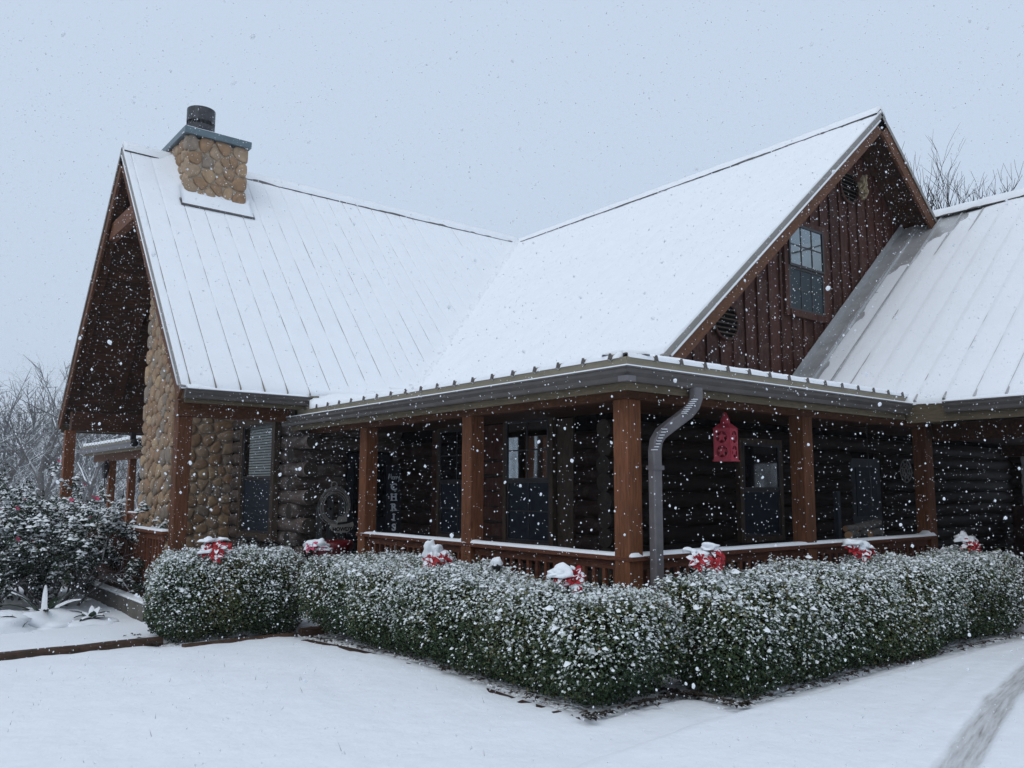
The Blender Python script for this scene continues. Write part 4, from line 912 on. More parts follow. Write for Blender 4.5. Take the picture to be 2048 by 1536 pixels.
tm = text_mesh('HOWDY', .085, .002, .002); tm.materials.append(M['dark']); inst('lettering', tm, hp, (.865, 6.921, -1.715), (PI/2, 0, 0))
# poinsettias stuck into the hedges, each with its cap of snow
def petal_mesh(mat_):
    mb = MB(); prof = [(0, .004), (.025, .022), (.06, .034), (.095, .026), (.125, .003)]; P = []
    for i, (t, w_) in enumerate(prof):
        z = .03*math.sin(t/.125*PI*.9)-.10*t*t/.125; P += [(t, -w_, z+.006), (t, 0, z), (t, w_, z+.006)]
    mb.add(P, [(i*3+j, (i+1)*3+j, (i+1)*3+j+1, i*3+j+1) for i in range(4) for j in range(2)]); me = mesh_of(mb, 'petal', True); me.materials.append(mat_); return me
PETS = petal_mesh(M['snow'])
PET = [petal_mesh(M['red']), petal_mesh(M['pink'])]
def snow_blob(c, sx, sy, sz, seed, lob=.3, res=(20, 10)):
    v = []; n, m_ = res
    for j in range(m_+1):
        th = PI/2*(1-j/m_)*1.15-.15*PI/2
        for i in range(n):
            a = 2*PI*i/n; d = np.array([math.cos(a)*math.cos(th), math.sin(a)*math.cos(th), math.sin(th)])
            k = 1+lob*float(vnoise(d*1.9+seed*3.7, seed))+.10*float(vnoise(d*5+seed, seed)); v.append((c[0]+d[0]*sx*k, c[1]+d[1]*sy*k, c[2]+d[2]*sz*k))
    return MB().add(v, [(j*n+i, j*n+(i+1) % n, (j+1)*n+(i+1) % n, (j+1)*n+i) for j in range(m_) for i in range(n)])
def poinsettia(p, label, blossoms, snow, seed, kind=0, group=None):
    K = .82; blossoms = [(a*K, b*K, c*K, d_, e_, f_) for a, b, c, d_, e_, f_ in blossoms]; snow = [tuple(q*K for q in s_) for s_ in snow]
    rr = random.Random(seed); R = empty('poinsettia', (p[0], p[1], p[2]-.12), label, 'flowers', group)
    obj('stem', MB().tube([(p[0], p[1], p[2]-.25), (p[0]+.01, p[1], p[2]+.0)], .008, 5), M['core'], R)
    for (dx, dy, dz, tx, tz, n_) in blossoms:    # centre offset, tilt of the face, heading
        q = Matrix.Rotation(tz, 4, 'Z') @ Matrix.Rotation(tx, 4, 'X')
        for ring, (cnt, el, sc_) in enumerate(((n_, 0.05, 1.0), (max(3, n_-3), .65, .72))):
            for k in range(cnt):
                a = 2*PI*(k+.5*ring)/cnt+rr.uniform(-.15, .15); mloc = q @ Matrix.Rotation(a, 4, 'Z') @ Matrix.Rotation(-el+rr.uniform(-.2, .2), 4, 'Y')
                e = mloc.to_euler(); s_ = sc_*rr.uniform(.85, 1.15); inst('petal', PET[kind], R, (p[0]+dx, p[1]+dy, p[2]+dz), tuple(e), (s_*.78, s_*.78, s_*.78))
                if rr.random() < .45: inst('petal_snow', PETS, R, (p[0]+dx, p[1]+dy+.002, p[2]+dz+.006), tuple(e), (s_*.78, s_*.72, s_*.8))
        c = q @ Vector((0, 0, .02)); obj('flower_eye', MB().tube([Vector((p[0]+dx, p[1]+dy, p[2]+dz)), Vector((p[0]+dx, p[1]+dy, p[2]+dz))+c], [.012, .006], 5), M['cutwood'], R)
    for i, (dx, dy, dz, sx, sy, sz) in enumerate(snow):
        obj('snow_cap', snow_blob((p[0]+dx*1.05, p[1]+dy+.03, p[2]+dz+.03), sx*1.0, sy*1.0, sz*.8, seed+i*5, .7), M['snow'], R, smooth=True)
FWD = Vector((-.62, -.78, 0))
def toward(h): return h                      # heading so that a tilted blossom faces the lawn
T = 1.05
gp = 'snow-capped poinsettias along the hedge tops'
p = at(430, 1113, 1, 4.95); p.z += .05; poinsettia(p, 'round red poinsettia clump with thin snow at the gravel-path end of the hedge', [(-.12, 0, .02, T, -.75, 8), (.02, -.06, .05, T*.9, -.65, 8), (.13, .0, .03, T, -.45, 8), (-.05, .06, .10, .5, -.6, 8), (.08, .08, .11, .5, -.3, 8), (-.02, -.08, -.04, 1.3, -.7, 7)], [(-.07, .02, .12, .13, .09, .055), (.12, .04, .13, .08, .07, .045), (-.13, -.05, -.03, .11, .07, .05)], 3, 0, gp)
p = at(634, 1103, 1, 5.05); p.z += .025; poinsettia(p, 'pale pink poinsettia half buried in snow before the porch steps', [(-.10, 0, .04, .8, -.9, 7), (.05, 0, .02, .6, -.4, 7)], [(.03, -.01, .02, .17, .12, .10), (.10, -.04, -.04, .13, .10, .06)], 4, 1, gp)
p = at(872, 1122, 0, -.36); p.z += .02; poinsettia(p, 'peaked snow-covered poinsettia before the middle of the front railing', [(-.10, -.03, -.02, T, -.9, 8), (.02, -.05, .0, T, -.6, 8), (.13, -.02, -.01, T, -.3, 8)], [(-.03, .02, .02, .11, .10, .16), (.08, .0, .01, .13, .09, .07), (.0, -.06, -.05, .09, .07, .06)], 5, 0, gp)
p = at(1135, 1163, 0, -.52); p.z += .025; poinsettia(p, 'dark red poinsettia under a broad snow cap at the porch corner', [(.03, -.06, -.03, T, -.5, 7), (.08, -.02, .02, T, -.2, 7), (-.06, .0, .0, .6, -.9, 7)], [(-.01, .01, .0, .17, .13, .10), (-.07, .03, .02, .10, .09, .07)], 6, 0, gp)
p = at(1410, 1128, 1, -.28); p.z += .02; poinsettia(p, 'large twin-headed red poinsettia with snow sagging between its heads', [(-.17, -.04, .02, 1.25, -.55, 9), (.17, -.02, .03, 1.1, -.1, 8), (.12, .02, .09, .7, -.4, 8), (.03, -.08, -.05, 1.2, -.5, 7)], [(.0, .0, .02, .14, .10, .08), (.12, .02, .10, .11, .08, .06), (-.13, .03, .07, .08, .06, .05), (.02, -.06, -.06, .07, .06, .05)], 7, 0, gp)
p = at(1718, 1108, 1, -.30); p.z += .03; poinsettia(p, 'wide star-petalled poinsettia under snow before the firewood', [(-.14, 0, .02, .7, -.7, 8), (.06, .02, .0, .6, -.4, 8), (.20, .0, .01, .8, -.2, 7), (-.02, -.06, -.04, 1.0, -.5, 7)], [(-.08, .0, .05, .15, .10, .08), (.10, .0, .02, .13, .09, .06), (.20, -.03, .0, .09, .08, .05), (.02, -.06, -.03, .12, .08, .05)], 8, 0, gp)
p = at(1936, 1092, 1, -.36); p.z += .03; poinsettia(p, 'red poinsettia with a tall snow hump at the carport end of the hedge', [(.14, -.03, -.01, T, -.2, 8), (-.08, -.04, -.02, T, -.7, 7), (.05, -.06, -.03, T, -.4, 7)], [(-.03, .0, .02, .18, .12, .13), (.14, .02, .02, .07, .07, .05)], 9, 0, gp)
p = at(994, 1133, 0, -.20); q = empty('garden_light', (p.x, p.y, p.z-.15), 'small stake light capped with snow poking from the hedge', 'garden light')
obj('stake', MB().tube([(p.x, p.y, p.z-.3), (p.x, p.y, p.z)], .008, 5), M['black'], q); obj('lamp_head', MB().lathe([(0, .03), (.045, .03), (.05, .0), (.03, -.04), (0, -.05)], (p.x, p.y, p.z), 12), M['black'], q); obj('snow_cap', snow_blob((p.x, p.y, p.z+.025), .055, .055, .06, 4), M['snow'], q, smooth=True)
# red planter on the steps
p = at(665, 1092, 1, 6.45); q = empty('red_planter', (p.x, p.y, -2.80), 'round dark red planter standing at the top of the porch steps', 'planter')
obj('pot', MB().lathe([(0, 0), (.16, 0), (.23, .12), (.27, .50), (.285, .80), (.30, .84), (.27, .84), (.25, .5), (0, .45)], (p.x, p.y, -2.80), 20), plain('dark_red_glaze', (.07, .004, .007), .4), q, smooth=True)
obj('rim', MB().lathe([(.285, .82), (.31, .83), (.31, .92), (.28, .95), (.25, .92)], (p.x, p.y, -2.80), 20), plain('red_glaze', (.10, .005, .009), .4), q, smooth=True)
# firewood on the side porch

rr = random.Random(12)
q = empty('firewood_rack', (5.45, .95, FLOOR), 'low dark bench holding split firewood on the side porch', 'bench')
obj('seat', MB().bb((4.95, .75, -1.77), (6.05, 1.15, -1.73)), M['signgrey'], q)
for (a, b) in ((5.0, .78), (6.0, .78), (5.0, 1.12), (6.0, 1.12)): obj('leg', MB().bb((a-.03, b-.03, FLOOR), (a+.03, b+.03, -1.771)), M['signgrey'], q)
fwl = ['split log lying flat at the near end of the firewood bench', 'thick grey-barked log lying along the firewood bench', 'short log showing its tan cut end on the firewood pile', 'long slanting log on top of the firewood pile', 'thin split stick leaning across the firewood pile']
for i, (p0, p1, r_) in enumerate((((5.02, .86, -1.74), (5.5, .98, -1.74), .055), ((5.36, 1.02, -1.735), (5.95, .92, -1.73), .06), ((5.46, .80, -1.735), (5.50, 1.08, -1.735), .058), ((5.32, .93, -1.66), (5.98, .96, -1.60), .055), ((5.1, .95, -1.66), (5.7, .88, -1.63), .04))):
    p0, p1 = Vector(p0)+Vector((0, 0, .07)), Vector(p1)+Vector((0, 0, .07)); f_ = empty('firewood_log', (p0+p1)/2-Vector((0, 0, r_)), fwl[i], 'firewood', 'firewood on the porch bench')
    d = (p1-p0); obj('bark', MB().tube([p0, p0+d*.3, p0+d*.7, p1], [r_, r_*1.06, r_*.95, r_], 9, cap=False), M['fwbark'], f_, smooth=True)
    obj('cut_end', MB().tube([p0+d*.004, p0+d*.01], r_*.99, 9), M['cutwood'], f_); obj('cut_end', MB().tube([p1-d*.01, p1-d*.004], r_*.99, 9), M['cutwood'], f_)
obj_ = obj('porch_pole', MB().bb((4.86, .9, FLOOR), (4.93, .96, -1.1)), M['bluedoor'], None); setp(obj_, 'slim dark blue pole standing on the porch beside the firewood', 'pole')
p = at(1812, 942, 1, 1.92); q = empty('wall_ornament', (p.x, p.y, p.z-.2), 'round openwork wire ornament hanging on the dark log wall', 'ornament')
mb = MB()
for r_ in (.19, .12, .05): mb.tube([(p.x+r_*math.cos(a), p.y, p.z+r_*math.sin(a)) for a in np.linspace(0, 2*PI, 25)], .012, 5, cap=False)
obj('ring', mb, M['rope'], q, smooth=True)
mb = MB()
for k in range(8): a = 2*PI*k/8; mb.tube([(p.x+.04*math.cos(a), p.y, p.z+.04*math.sin(a)), (p.x+.19*math.cos(a+.5), p.y, p.z+.19*math.sin(a+.5))], .010, 5)
obj('spoke', mb, M['rope'], q)
p0 = at(1732, 846, 1, .95); obj_ = obj('hanging_cord', MB().tube([(p0.x, p0.y, -.157), (p0.x+.01, p0.y, -.6), (p0.x+.05, p0.y, -1.0), (p0.x+.04, p0.y, -1.25)], .006, 5).tube([(p0.x+.04, p0.y, -1.25), (p0.x+.04, p0.y, -1.30)], [.02, .03], 6), M['signgrey'], None); setp(obj_, 'thin cord with a small weight hanging in the side porch', 'cord')
# coach lamp on the far porch post
p = Vector((.30, 19.7, -.62)); q = empty('coach_lamp', p-Vector((0, 0, .3)), 'small black coach lamp on the far porch post', 'lamp')
obj('body', MB().lathe([(.05, -.22), (.11, .10), (.10, .10), (.045, -.2)], p, 6), M['frame'], q); obj('roof', MB().lathe([(.14, .10), (.06, .20), (.02, .26), (0, .26)], p, 6), M['black'], q)
obj('tail', MB().tube([p+Vector((0, 0, -.22)), p+Vector((0, 0, -.45))], [.02, .006], 6), M['black'], q); obj('bracket', MB().tube([p+Vector((0, 0, .24)), p+Vector((.06, 0, .3)), p+Vector((.09, 0, .1))], .012, 6), M['black'], q)
for (u_, v_, w_, h_, nm) in ((284, 955, .14, .22, 'speaker_box'),):
    p = at(u_, v_, 1, 13.2); q = empty(nm, (p.x, p.y, p.z-h_/2), 'small black box fixed behind the stone chimney', 'box')
    obj('case', MB().box(p, (w_, .14, h_)), M['black'], q, bevel=.01); obj('bracket', MB().bb((p.x+w_/2, p.y-.02, p.z-.02), (.2, p.y+.02, p.z+.02)), M['black'], q)
# floodlight under the far beam
p = at(266, 880, 1, 14.2); q = empty('flood_light', (p.x, p.y, p.z-.1), 'black twin flood light under the dark porch beam', 'flood light')
obj('base', MB().bb((p.x-.05, p.y-.05, p.z), (p.x+.05, p.y+.05, .099)), M['black'], q)
for s in (-1, 1): obj('lamp_head', MB().tube([(p.x, p.y, p.z), (p.x+.06+.06*s, p.y-.05, p.z-.04), (p.x+.10+.10*s, p.y-.14, p.z-.07)], [.03, .06, .085], 10), M['black'], q, smooth=True)
# garden stake by the foundation
a, b = at(301, 1157, 1, 6.95), at(311, 1236, 1, 6.95); q = empty('garden_stake', b, 'leaning grey metal stake with a snow tip by the concrete curb', 'stake')
obj('rod', MB().tube([b-Vector((0, 0, .1)), a], .014, 6), M['pipe'], q); obj('snow_cap', snow_blob(a, .03, .03, .04, 3, res=(10, 5)), M['snow'], q, smooth=True)
# black wire plant frame behind the hedge
q = empty('wire_frame', (-.9, 6.6, -2.88), 'black wire garden frame standing behind the clipped hedge', 'garden frame')
for (xa_, xb_) in ((-1.15, -.62), (-.92, -.58)):
    n = 12; mb = MB().tube([(xa_, 6.6, -2.85), (xa_, 6.6, -1.86)]+[((xa_+xb_)/2-(xb_-xa_)/2*math.cos(t), 6.6, -1.86+.09*math.sin(t)) for t in np.linspace(.1, PI-.1, n)]+[(xb_, 6.6, -1.86), (xb_, 6.6, -2.85)], .010, 6); obj('hoop', mb, M['black'], q)
# landscape timbers
def timber(p0, p1, label, w_=.11, h_=.10, z=0.0):
    a, b = Vector((*p0, 0)), Vector((*p1, 0)); n = max(3, int((b-a).length/.25)); P = []
    d = (b-a).normalized(); s_ = Vector((d.y, -d.x, 0)); rr = random.Random(int(a.x*100))
    for i in range(n+1):
        c = a.lerp(b, i/n); zz = float(base_z(c.x, c.y))+z
        for (x_, y_) in ((-.5, 0), (-.5, .75), (-.36, 1), (.36, 1), (.5, .75), (.5, 0)): P.append(c+s_*(x_*w_+rr.uniform(-.004, .004))+Vector((0, 0, zz-.03+y_*h_+rr.uniform(-.004, .004))))
    mb = MB().add(P, [(i*6+j, i*6+(j+1) % 6, (i+1)*6+(j+1) % 6, (i+1)*6+j) for i in range(n) for j in range(6)]+[tuple(range(6))[::-1], tuple(range(n*6, n*6+6))])
    q = empty('landscape_timber', (*((a+b)/2).xy, float(base_z((a.x+b.x)/2, (a.y+b.y)/2))), label, 'timber', 'landscape timbers edging the beds'); obj('beam', mb, M['timber'], q)
    return q
timber((-6.6, 5.02), (-4.3, 5.01), 'brown timber edging the path farther out from the hedge', z=.0); timber((-4.28, 5.01), (-2.33, 4.99), 'brown timber edging the snowy path up to the hedge end', z=.0)
t_ = timber((-2.25, 4.50), (-.95, 4.50), 'dark timber lying along the foot of the path-side hedge', z=-.045)
t_ = timber((-.90, 4.50), (-.42, 4.48), 'short pale timber with a snow top in the hedge corner', z=.0)
timber((-1.08, 4.0), (-1.06, 2.3), 'half-buried timber at the corner end of the front hedge', z=-.068); timber((-1.07, 2.1), (-1.05, -.25), 'half-buried timber along the lawn side of the front hedge', z=-.072)
# ---------------------------------------------------------------- hedges
def leaves(c, nrm, L, Wd, rng):
    """folded four-point leaves: c centres, nrm facing, L lengths; returns verts, quads(tris)"""
    n = len(c); r = rng.normal(size=(n, 3)); t = np.cross(nrm, r); t /= np.linalg.norm(t, axis=1, keepdims=True)+1e-9; b = np.cross(nrm, t)
    L = L[:, None]; Wd = Wd[:, None]; fold = 0.25
    v = np.stack([c-t*L*.5, c+b*Wd*.5+nrm*Wd*fold, c+t*L*.5-nrm*L*.08, c-b*Wd*.5+nrm*Wd*fold], 1)
    i = np.arange(n)[:, None]*4; f = np.concatenate([np.hstack([i, i+1, i+2]), np.hstack([i, i+2, i+3])], 0)
    return v.reshape(-1, 3), f
def clumps(c, nrm, r, rng):
    """low five-point snow pads lying on leaves"""
    n = len(c); q = rng.normal(size=(n, 3)); t = np.cross(nrm, q); t /= np.linalg.norm(t, axis=1, keepdims=True)+1e-9; b = np.cross(nrm, t); r = r[:, None]
    k = rng.uniform(.6, 1.35, (n, 5, 1)); ring = []
    for j in range(5):
        a = 2*PI*j/5; ring.append(c+(t*math.cos(a)+b*math.sin(a)*.8)*r*k[:, j])
    v = np.stack(ring+[c+nrm*r*.75], 1); i = np.arange(n)[:, None]*6
    f = np.concatenate([np.hstack([i+j, i+(j+1) % 5, i+5]) for j in range(5)], 0); return v.reshape(-1, 3), f
def hedge(box, label, seed, group, dens=8600, curve=None):
    x0, x1, y0, y1, zt = box; rng = np.random.default_rng(seed); cx, cy_ = (x0+x1)/2, (y0+y1)/2; zb = float(base_z(cx, cy_))-.02
    hx, hy, hz = (x1-x0)/2, (y1-y0)/2, (zt-zb)/2+.06; zc = zb+hz; rad = .26
    def sdf(p):
        q = p-np.array([cx, cy_, zc]); taper = 1-.05*np.clip(-(q[:, 2]/hz)-.35, 0, 1)
        d = np.stack([np.abs(q[:, 0])-(hx*taper-rad), np.abs(q[:, 1])-(hy*taper-rad), np.abs(q[:, 2])-(hz-rad)], -1)
        o = np.linalg.norm(np.maximum(d, 0), axis=1)+np.minimum(d.max(1), 0)-rad
        return o-.075*vnoise(p*2.1, seed)-.05*vnoise(p*5.0, seed+1)-.025*vnoise(p*12, seed+2)
    def grad(p, e=.01):
        g = np.stack([sdf(p+np.eye(3)[k]*e)-sdf(p-np.eye(3)[k]*e) for k in range(3)], -1); return g/(np.linalg.norm(g, axis=1, keepdims=True)+1e-9)
    area = 2*(2*hx+2*hy)*2*hz*.5+4*hx*hy; N = int(area*dens)
    lo = np.array([x0-.15, y0-.15, zb]); hi = np.array([x1+.15, y1+.15, zt+.2]); P = []
    got = 0
    while got < N:
        p = rng.uniform(lo, hi, (400000, 3)); s = sdf(p); p = p[(s < .012) & (s > -.15)]; P.append(p); got += len(p)
    P = np.concatenate(P)[:N]
    # stray sprigs above the clipped surface
    top = P[rng.random(len(P)) < .035]; g = grad(top); k = rng.uniform(.02, .085, (len(top), 1)); sp = []
    for t in (.35, .7, 1.0): sp.append(top+(g*.5+np.array([0, 0, .8]))*k*t+rng.normal(size=top.shape)*.008)
    P = np.concatenate([P]+sp); g = grad(P); nrm = g*.7+np.array([0, 0, .55])+rng.normal(size=P.shape)*.75; nrm /= np.linalg.norm(nrm, axis=1, keepdims=True)
    sz = rng.uniform(.020, .038, len(P)); hgt = np.clip((P[:, 2]-zb)/(2*hz), 0, 1.1); depth = sdf(P)
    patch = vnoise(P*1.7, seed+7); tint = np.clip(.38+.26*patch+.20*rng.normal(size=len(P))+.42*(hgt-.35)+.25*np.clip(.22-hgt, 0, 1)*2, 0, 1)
    Hd = empty('boxwood_hedge', (cx, cy_, zb), label, 'hedge', group)
    # snow on leaves: most on the top and shoulders, thinning downwards; patchy
    pr_ = sstep(.10, .80, hgt+.22*vnoise(P*3.1, seed+9)+.12*vnoise(P*8, seed+10))*sstep(-.11, -.01, depth)*.62+.03
    pr_ *= np.clip(.45+.75*nrm[:, 2]+.25*g[:, 2], .05, 1.2)
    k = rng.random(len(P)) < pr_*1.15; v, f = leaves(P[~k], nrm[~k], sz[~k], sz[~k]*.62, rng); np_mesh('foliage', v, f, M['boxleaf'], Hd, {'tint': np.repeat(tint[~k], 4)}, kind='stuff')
    Q = P[k]; up = nrm[k]*.35+np.array([0, 0, 1.0])+g[k]*.35; up /= np.linalg.norm(up, axis=1, keepdims=True)
    rs = sz[k]*rng.uniform(.34, .72, k.sum()); big = rng.random(len(Q)) < .018*(.3+g[k][:, 2].clip(0, 1)*1.2); rs[big] *= rng.uniform(1.2, 2.0, big.sum())
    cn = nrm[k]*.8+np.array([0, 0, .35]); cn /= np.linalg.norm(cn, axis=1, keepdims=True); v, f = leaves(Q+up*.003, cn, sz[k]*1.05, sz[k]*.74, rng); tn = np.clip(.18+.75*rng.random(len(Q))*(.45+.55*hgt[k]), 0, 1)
    cl = big | (rng.random(len(Q)) < .10); v2, f2 = clumps(Q[cl]+up[cl]*.006, up[cl], rs[cl], rng)
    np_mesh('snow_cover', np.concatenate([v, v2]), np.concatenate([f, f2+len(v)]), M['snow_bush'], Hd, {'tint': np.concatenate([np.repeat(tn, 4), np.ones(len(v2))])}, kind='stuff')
    # inner mass of twigs that the leaves grow from
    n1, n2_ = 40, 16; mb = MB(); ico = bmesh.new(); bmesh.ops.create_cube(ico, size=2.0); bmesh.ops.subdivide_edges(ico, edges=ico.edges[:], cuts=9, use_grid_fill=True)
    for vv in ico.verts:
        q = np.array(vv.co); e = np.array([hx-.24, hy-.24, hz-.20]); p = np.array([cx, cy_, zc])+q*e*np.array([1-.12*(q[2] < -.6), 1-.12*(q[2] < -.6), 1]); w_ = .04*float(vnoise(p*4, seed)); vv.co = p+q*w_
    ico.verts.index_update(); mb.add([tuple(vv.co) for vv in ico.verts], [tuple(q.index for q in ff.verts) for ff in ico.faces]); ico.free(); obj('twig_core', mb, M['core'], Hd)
    return Hd
gh = 'clipped hedges round the porch'
hedge(HEDGES[0], 'short clipped boxwood hedge along the garden path, snow on its top', 21, gh)
hedge(HEDGES[1], 'long clipped boxwood hedge dusted with snow below the front railing', 22, gh)
hedge(HEDGES[2], 'clipped boxwood hedge beside the driveway with dark snow-free lower leaves', 23, gh)
# leaf litter lying at the hedge feet
mb = MB(); rr = random.Random(31)
for k in range(800):
    x0, x1, y0, y1, zt = HEDGES[rr.choice((0, 1, 1, 2, 2, 2))]
    if rr.random() < .5: x, y = rr.uniform(x0-.15, x1+.15), y0-abs(rr.gauss(0, .07))+.05
    else: x, y = x0-abs(rr.gauss(0, .06))+.04, rr.uniform(y0-.1, y1)
    if y < -1.2 or x > 6.6: continue
    z = float(ground_z(x, y))+.03+rr.uniform(0, .02); a = rr.uniform(0, 2*PI); L = rr.uniform(.02, .045); c, s = math.cos(a)*L, math.sin(a)*L; t = rr.uniform(-.015, .02)
    mb.add([(x-c, y-s, z), (x+s*.4, y-c*.4, z+.012), (x+c, y+s, z+t), (x-s*.4, y+c*.4, z+.010)], [(0, 1, 2, 3)])
setp(obj('leaf_litter', mb, M['litter']), 'curled brown leaf litter at the feet of the hedges', 'leaves', kind='stuff')
mb = MB()
for k in range(46):                             # stray grass blades through the lawn snow
    x, y = rr.uniform(-5, -1.2), rr.uniform(-.9, 4.2)
    z = float(ground_z(x, y)); h = rr.uniform(.02, .06); a = rr.uniform(0, 6.3); mb.add([(x-.002, y, z-.01), (x+.002, y, z-.01), (x+math.cos(a)*h*.5, y+math.sin(a)*h*.5, z+h)], [(0, 1, 2)])
setp(obj('grass_blades', mb, M['litter']), 'few dry grass blades poking through the lawn snow', 'grass', kind='stuff')

# ---------------------------------------------------------------- camellia bush by the path
def stems_tree(mb, p, d, L, r, lev, rr, nseg=4, spread=.6, n_=5, tips=None, grav=0.0, kids=(2, 3), lf=.72, rk=.72):
    pts = [p]; rs = [r]; q = p.copy()
    for i in range(nseg):
        d = (d+Vector((rr.gauss(0, .16), rr.gauss(0, .16), rr.gauss(0, .10)+grav))).normalized(); q = q+d*(L/nseg); pts.append(q.copy()); rs.append(r*(1-.45*(i+1)/nseg))
    mb.tube(pts, rs, n_, cap=False)
    if lev == 0:
        if tips is not None: tips.append((q, d))
        return
    for k in range(rr.randint(*kids)):
        t = rr.choice(range(max(1, nseg-2), nseg+1)); ax = d.orthogonal(); ax.rotate(Matrix.Rotation(rr.uniform(0, 2*PI), 3, d)); nd = d.copy(); nd.rotate(Matrix.Rotation(rr.uniform(.35, 1.0)*spread*1.3, 3, ax))
        stems_tree(mb, pts[t], nd, L*lf*rr.uniform(.8, 1.15), rs[t]*rk, lev-1, rr, max(2, nseg-1), spread, max(3, n_-1), tips, grav, kids, lf, rk)
def camellia(cx, cy_, hh_, rx, ry, seed, label):
    rr = random.Random(seed); rng = np.random.default_rng(seed); zb = float(base_z(cx, cy_))
    B = empty('camellia_bush', (cx, cy_, zb), label, 'bush', 'camellias by the chimney porch'); mb = MB(); tips = []
    for k in range(15):
        a = 2*PI*k/15+rr.uniform(-.2, .2); e = rr.uniform(.25, 1.15); r0 = rr.uniform(.05, .30)
        stems_tree(mb, Vector((cx+r0*math.cos(a), cy_+r0*math.sin(a), zb-.05)), Vector((math.cos(a)*math.sin(e)*rx, math.sin(a)*math.sin(e)*ry, math.cos(e)+.15)).normalized(), hh_*rr.uniform(.34, .46), .022, 4, rr, 4, .85, 5, tips, .02, (2, 3), .66)
    obj('stem', mb, M['bark'], B)
    T_ = np.array([[*q] for q, d in tips]); D_ = np.array([[*d] for q, d in tips]); ok = (T_[:, 2] > zb+.10) & (T_[:, 2] < zb+hh_*1.12); T_, D_ = T_[ok], D_[ok]
    if len(T_) > 1100: k = rng.choice(len(T_), 1100, replace=False); T_, D_ = T_[k], D_[k]
    m_ = 22; C = np.repeat(T_, m_, 0)-np.repeat(D_, m_, 0)*rng.uniform(-.02, .20, (len(T_)*m_, 1))+rng.normal(size=(len(T_)*m_, 3))*.040
    nr = np.array([0, 0, .65])+np.repeat(D_, m_, 0)*.2+rng.normal(size=C.shape)*.55; nr /= np.linalg.norm(nr, axis=1, keepdims=True)
    L = rng.uniform(.045, .080, len(C)); v, f = leaves(C, nr, L, L*.5, rng); np_mesh('foliage', v, f, M['camleaf'], B, {'tint': np.repeat(np.clip(rng.normal(.45, .28, len(C)), 0, 1), 4)}, kind='stuff')
    pr_ = np.clip(.04+.62*nr[:, 2], 0, .85)*np.repeat(rng.random(len(T_)) < .72, m_)*(.35+.65*sstep(zb+.2, zb+hh_*.8, C[:, 2])); k = rng.random(len(C)) < pr_
    up = nr[k]*.4+np.array([0, 0, 1.0]); up /= np.linalg.norm(up, axis=1, keepdims=True)
    v, f = clumps(C[k]+up*.006, up, L[k]*rng.uniform(.38, .80, k.sum()), rng); np_mesh('snow_cover', v, f, M['snow_bush'], B, {'tint': np.full(len(v), .9)}, kind='stuff')
    fm = MB()
    for a in range(9): t = 2*PI*a/9; fm.add([(0, 0, 0), (.030*math.cos(t-.35), .030*math.sin(t-.35), .012), (.040*math.cos(t), .040*math.sin(t), .020), (.030*math.cos(t+.35), .030*math.sin(t+.35), .012)], [(0, 1, 2, 3)])
    me = mesh_of(fm, 'flower'); me.materials.append(M['pink'])
    for i in rng.choice(len(T_), 24, replace=False):
        q = Vector(T_[i]); g = (q-Vector((cx, cy_, zb+hh_*.4))).normalized(); q = q+g*.07; inst('flower', me, B, q, tuple(g.to_track_quat('Z', 'Y').to_euler()))
camellia(-2.60, 9.4, 2.05, 1.0, 1.0, 41, 'tall snow-laden camellia bush with pink flowers against the chimney porch rail')
camellia(-2.85, 10.7, 2.1, 1.0, 1.0, 43, 'snow-laden camellia bush behind, at the far half of the porch rail')
camellia(-3.75, 8.9, 2.0, 1.0, 1.0, 42, 'snow-laden camellia bush with pink flowers farther from the porch rail')
# strap-leaved plants under snow
def strap_plant(cx, cy_, n, Lm, seed, label, mound):
    rr = random.Random(seed); zb = float(base_z(cx, cy_)); B = empty('strap_leaf_plant', (cx, cy_, zb), label, 'plant', 'strap-leaved plants by the path')
    for k in range(n):
        a = 2*PI*k/n+rr.uniform(-.3, .3); L = Lm*rr.uniform(.7, 1.15); el = rr.uniform(.35, 1.0); P, Q = [], []; w0 = rr.uniform(.035, .055)
        for i in range(7):
            t = i/6; rr_ = L*t*math.cos(el)*(1-.15*t); zz = L*(t*math.sin(el)-.55*t*t*(1.1-math.sin(el)*.6)); w_ = w0*(1-t**2.2)+.003; c, s = math.cos(a), math.sin(a)
            for m_, h in ((-1, .010), (0, 0), (1, .010)): P.append((cx+c*rr_-s*w_*m_, cy_+s*rr_+c*w_*m_, zb+.05+zz+h))
            for m_, h in ((-.95, .014), (0, .030), (.95, .014)): Q.append((cx+c*rr_-s*w_*m_, cy_+s*rr_+c*w_*m_, zb+.052+zz+h))
        F = [(i*3+j, (i+1)*3+j, (i+1)*3+j+1, i*3+j+1) for i in range(6) for j in range(2)]
        lf_ = obj('leaf', MB().add(P, F), M['strap'], B, smooth=True)
        if rr.random() < .85: obj('snow_strip', MB().add(Q[:18], F[:10]), M['snow'], lf_, smooth=True)
    for i, (dx, dy, sx, sy, sz) in enumerate(mound): obj('snow_mound', snow_blob((cx+dx, cy_+dy, zb-.02), sx, sy, sz, seed+i, .25, (28, 10)), M['snow'], B, smooth=True)
M['strap'] = plain('strap_leaf', (0.022, 0.04, 0.022), .4, var=.3)
strap_plant(-3.05, 7.75, 13, .78, 51, 'strap-leaved plant arching under snow below the camellias', [(0, -.1, .55, .42, .20)])
strap_plant(-3.75, 7.5, 11, .62, 52, 'flattened strap-leaved plant almost buried in a snow mound', [(.05, -.05, .62, .45, .24)])
strap_plant(-2.55, 7.35, 8, .30, 53, 'low tuft of small strap leaves in the snow by the path', [(0, 0, .38, .22, .08)])

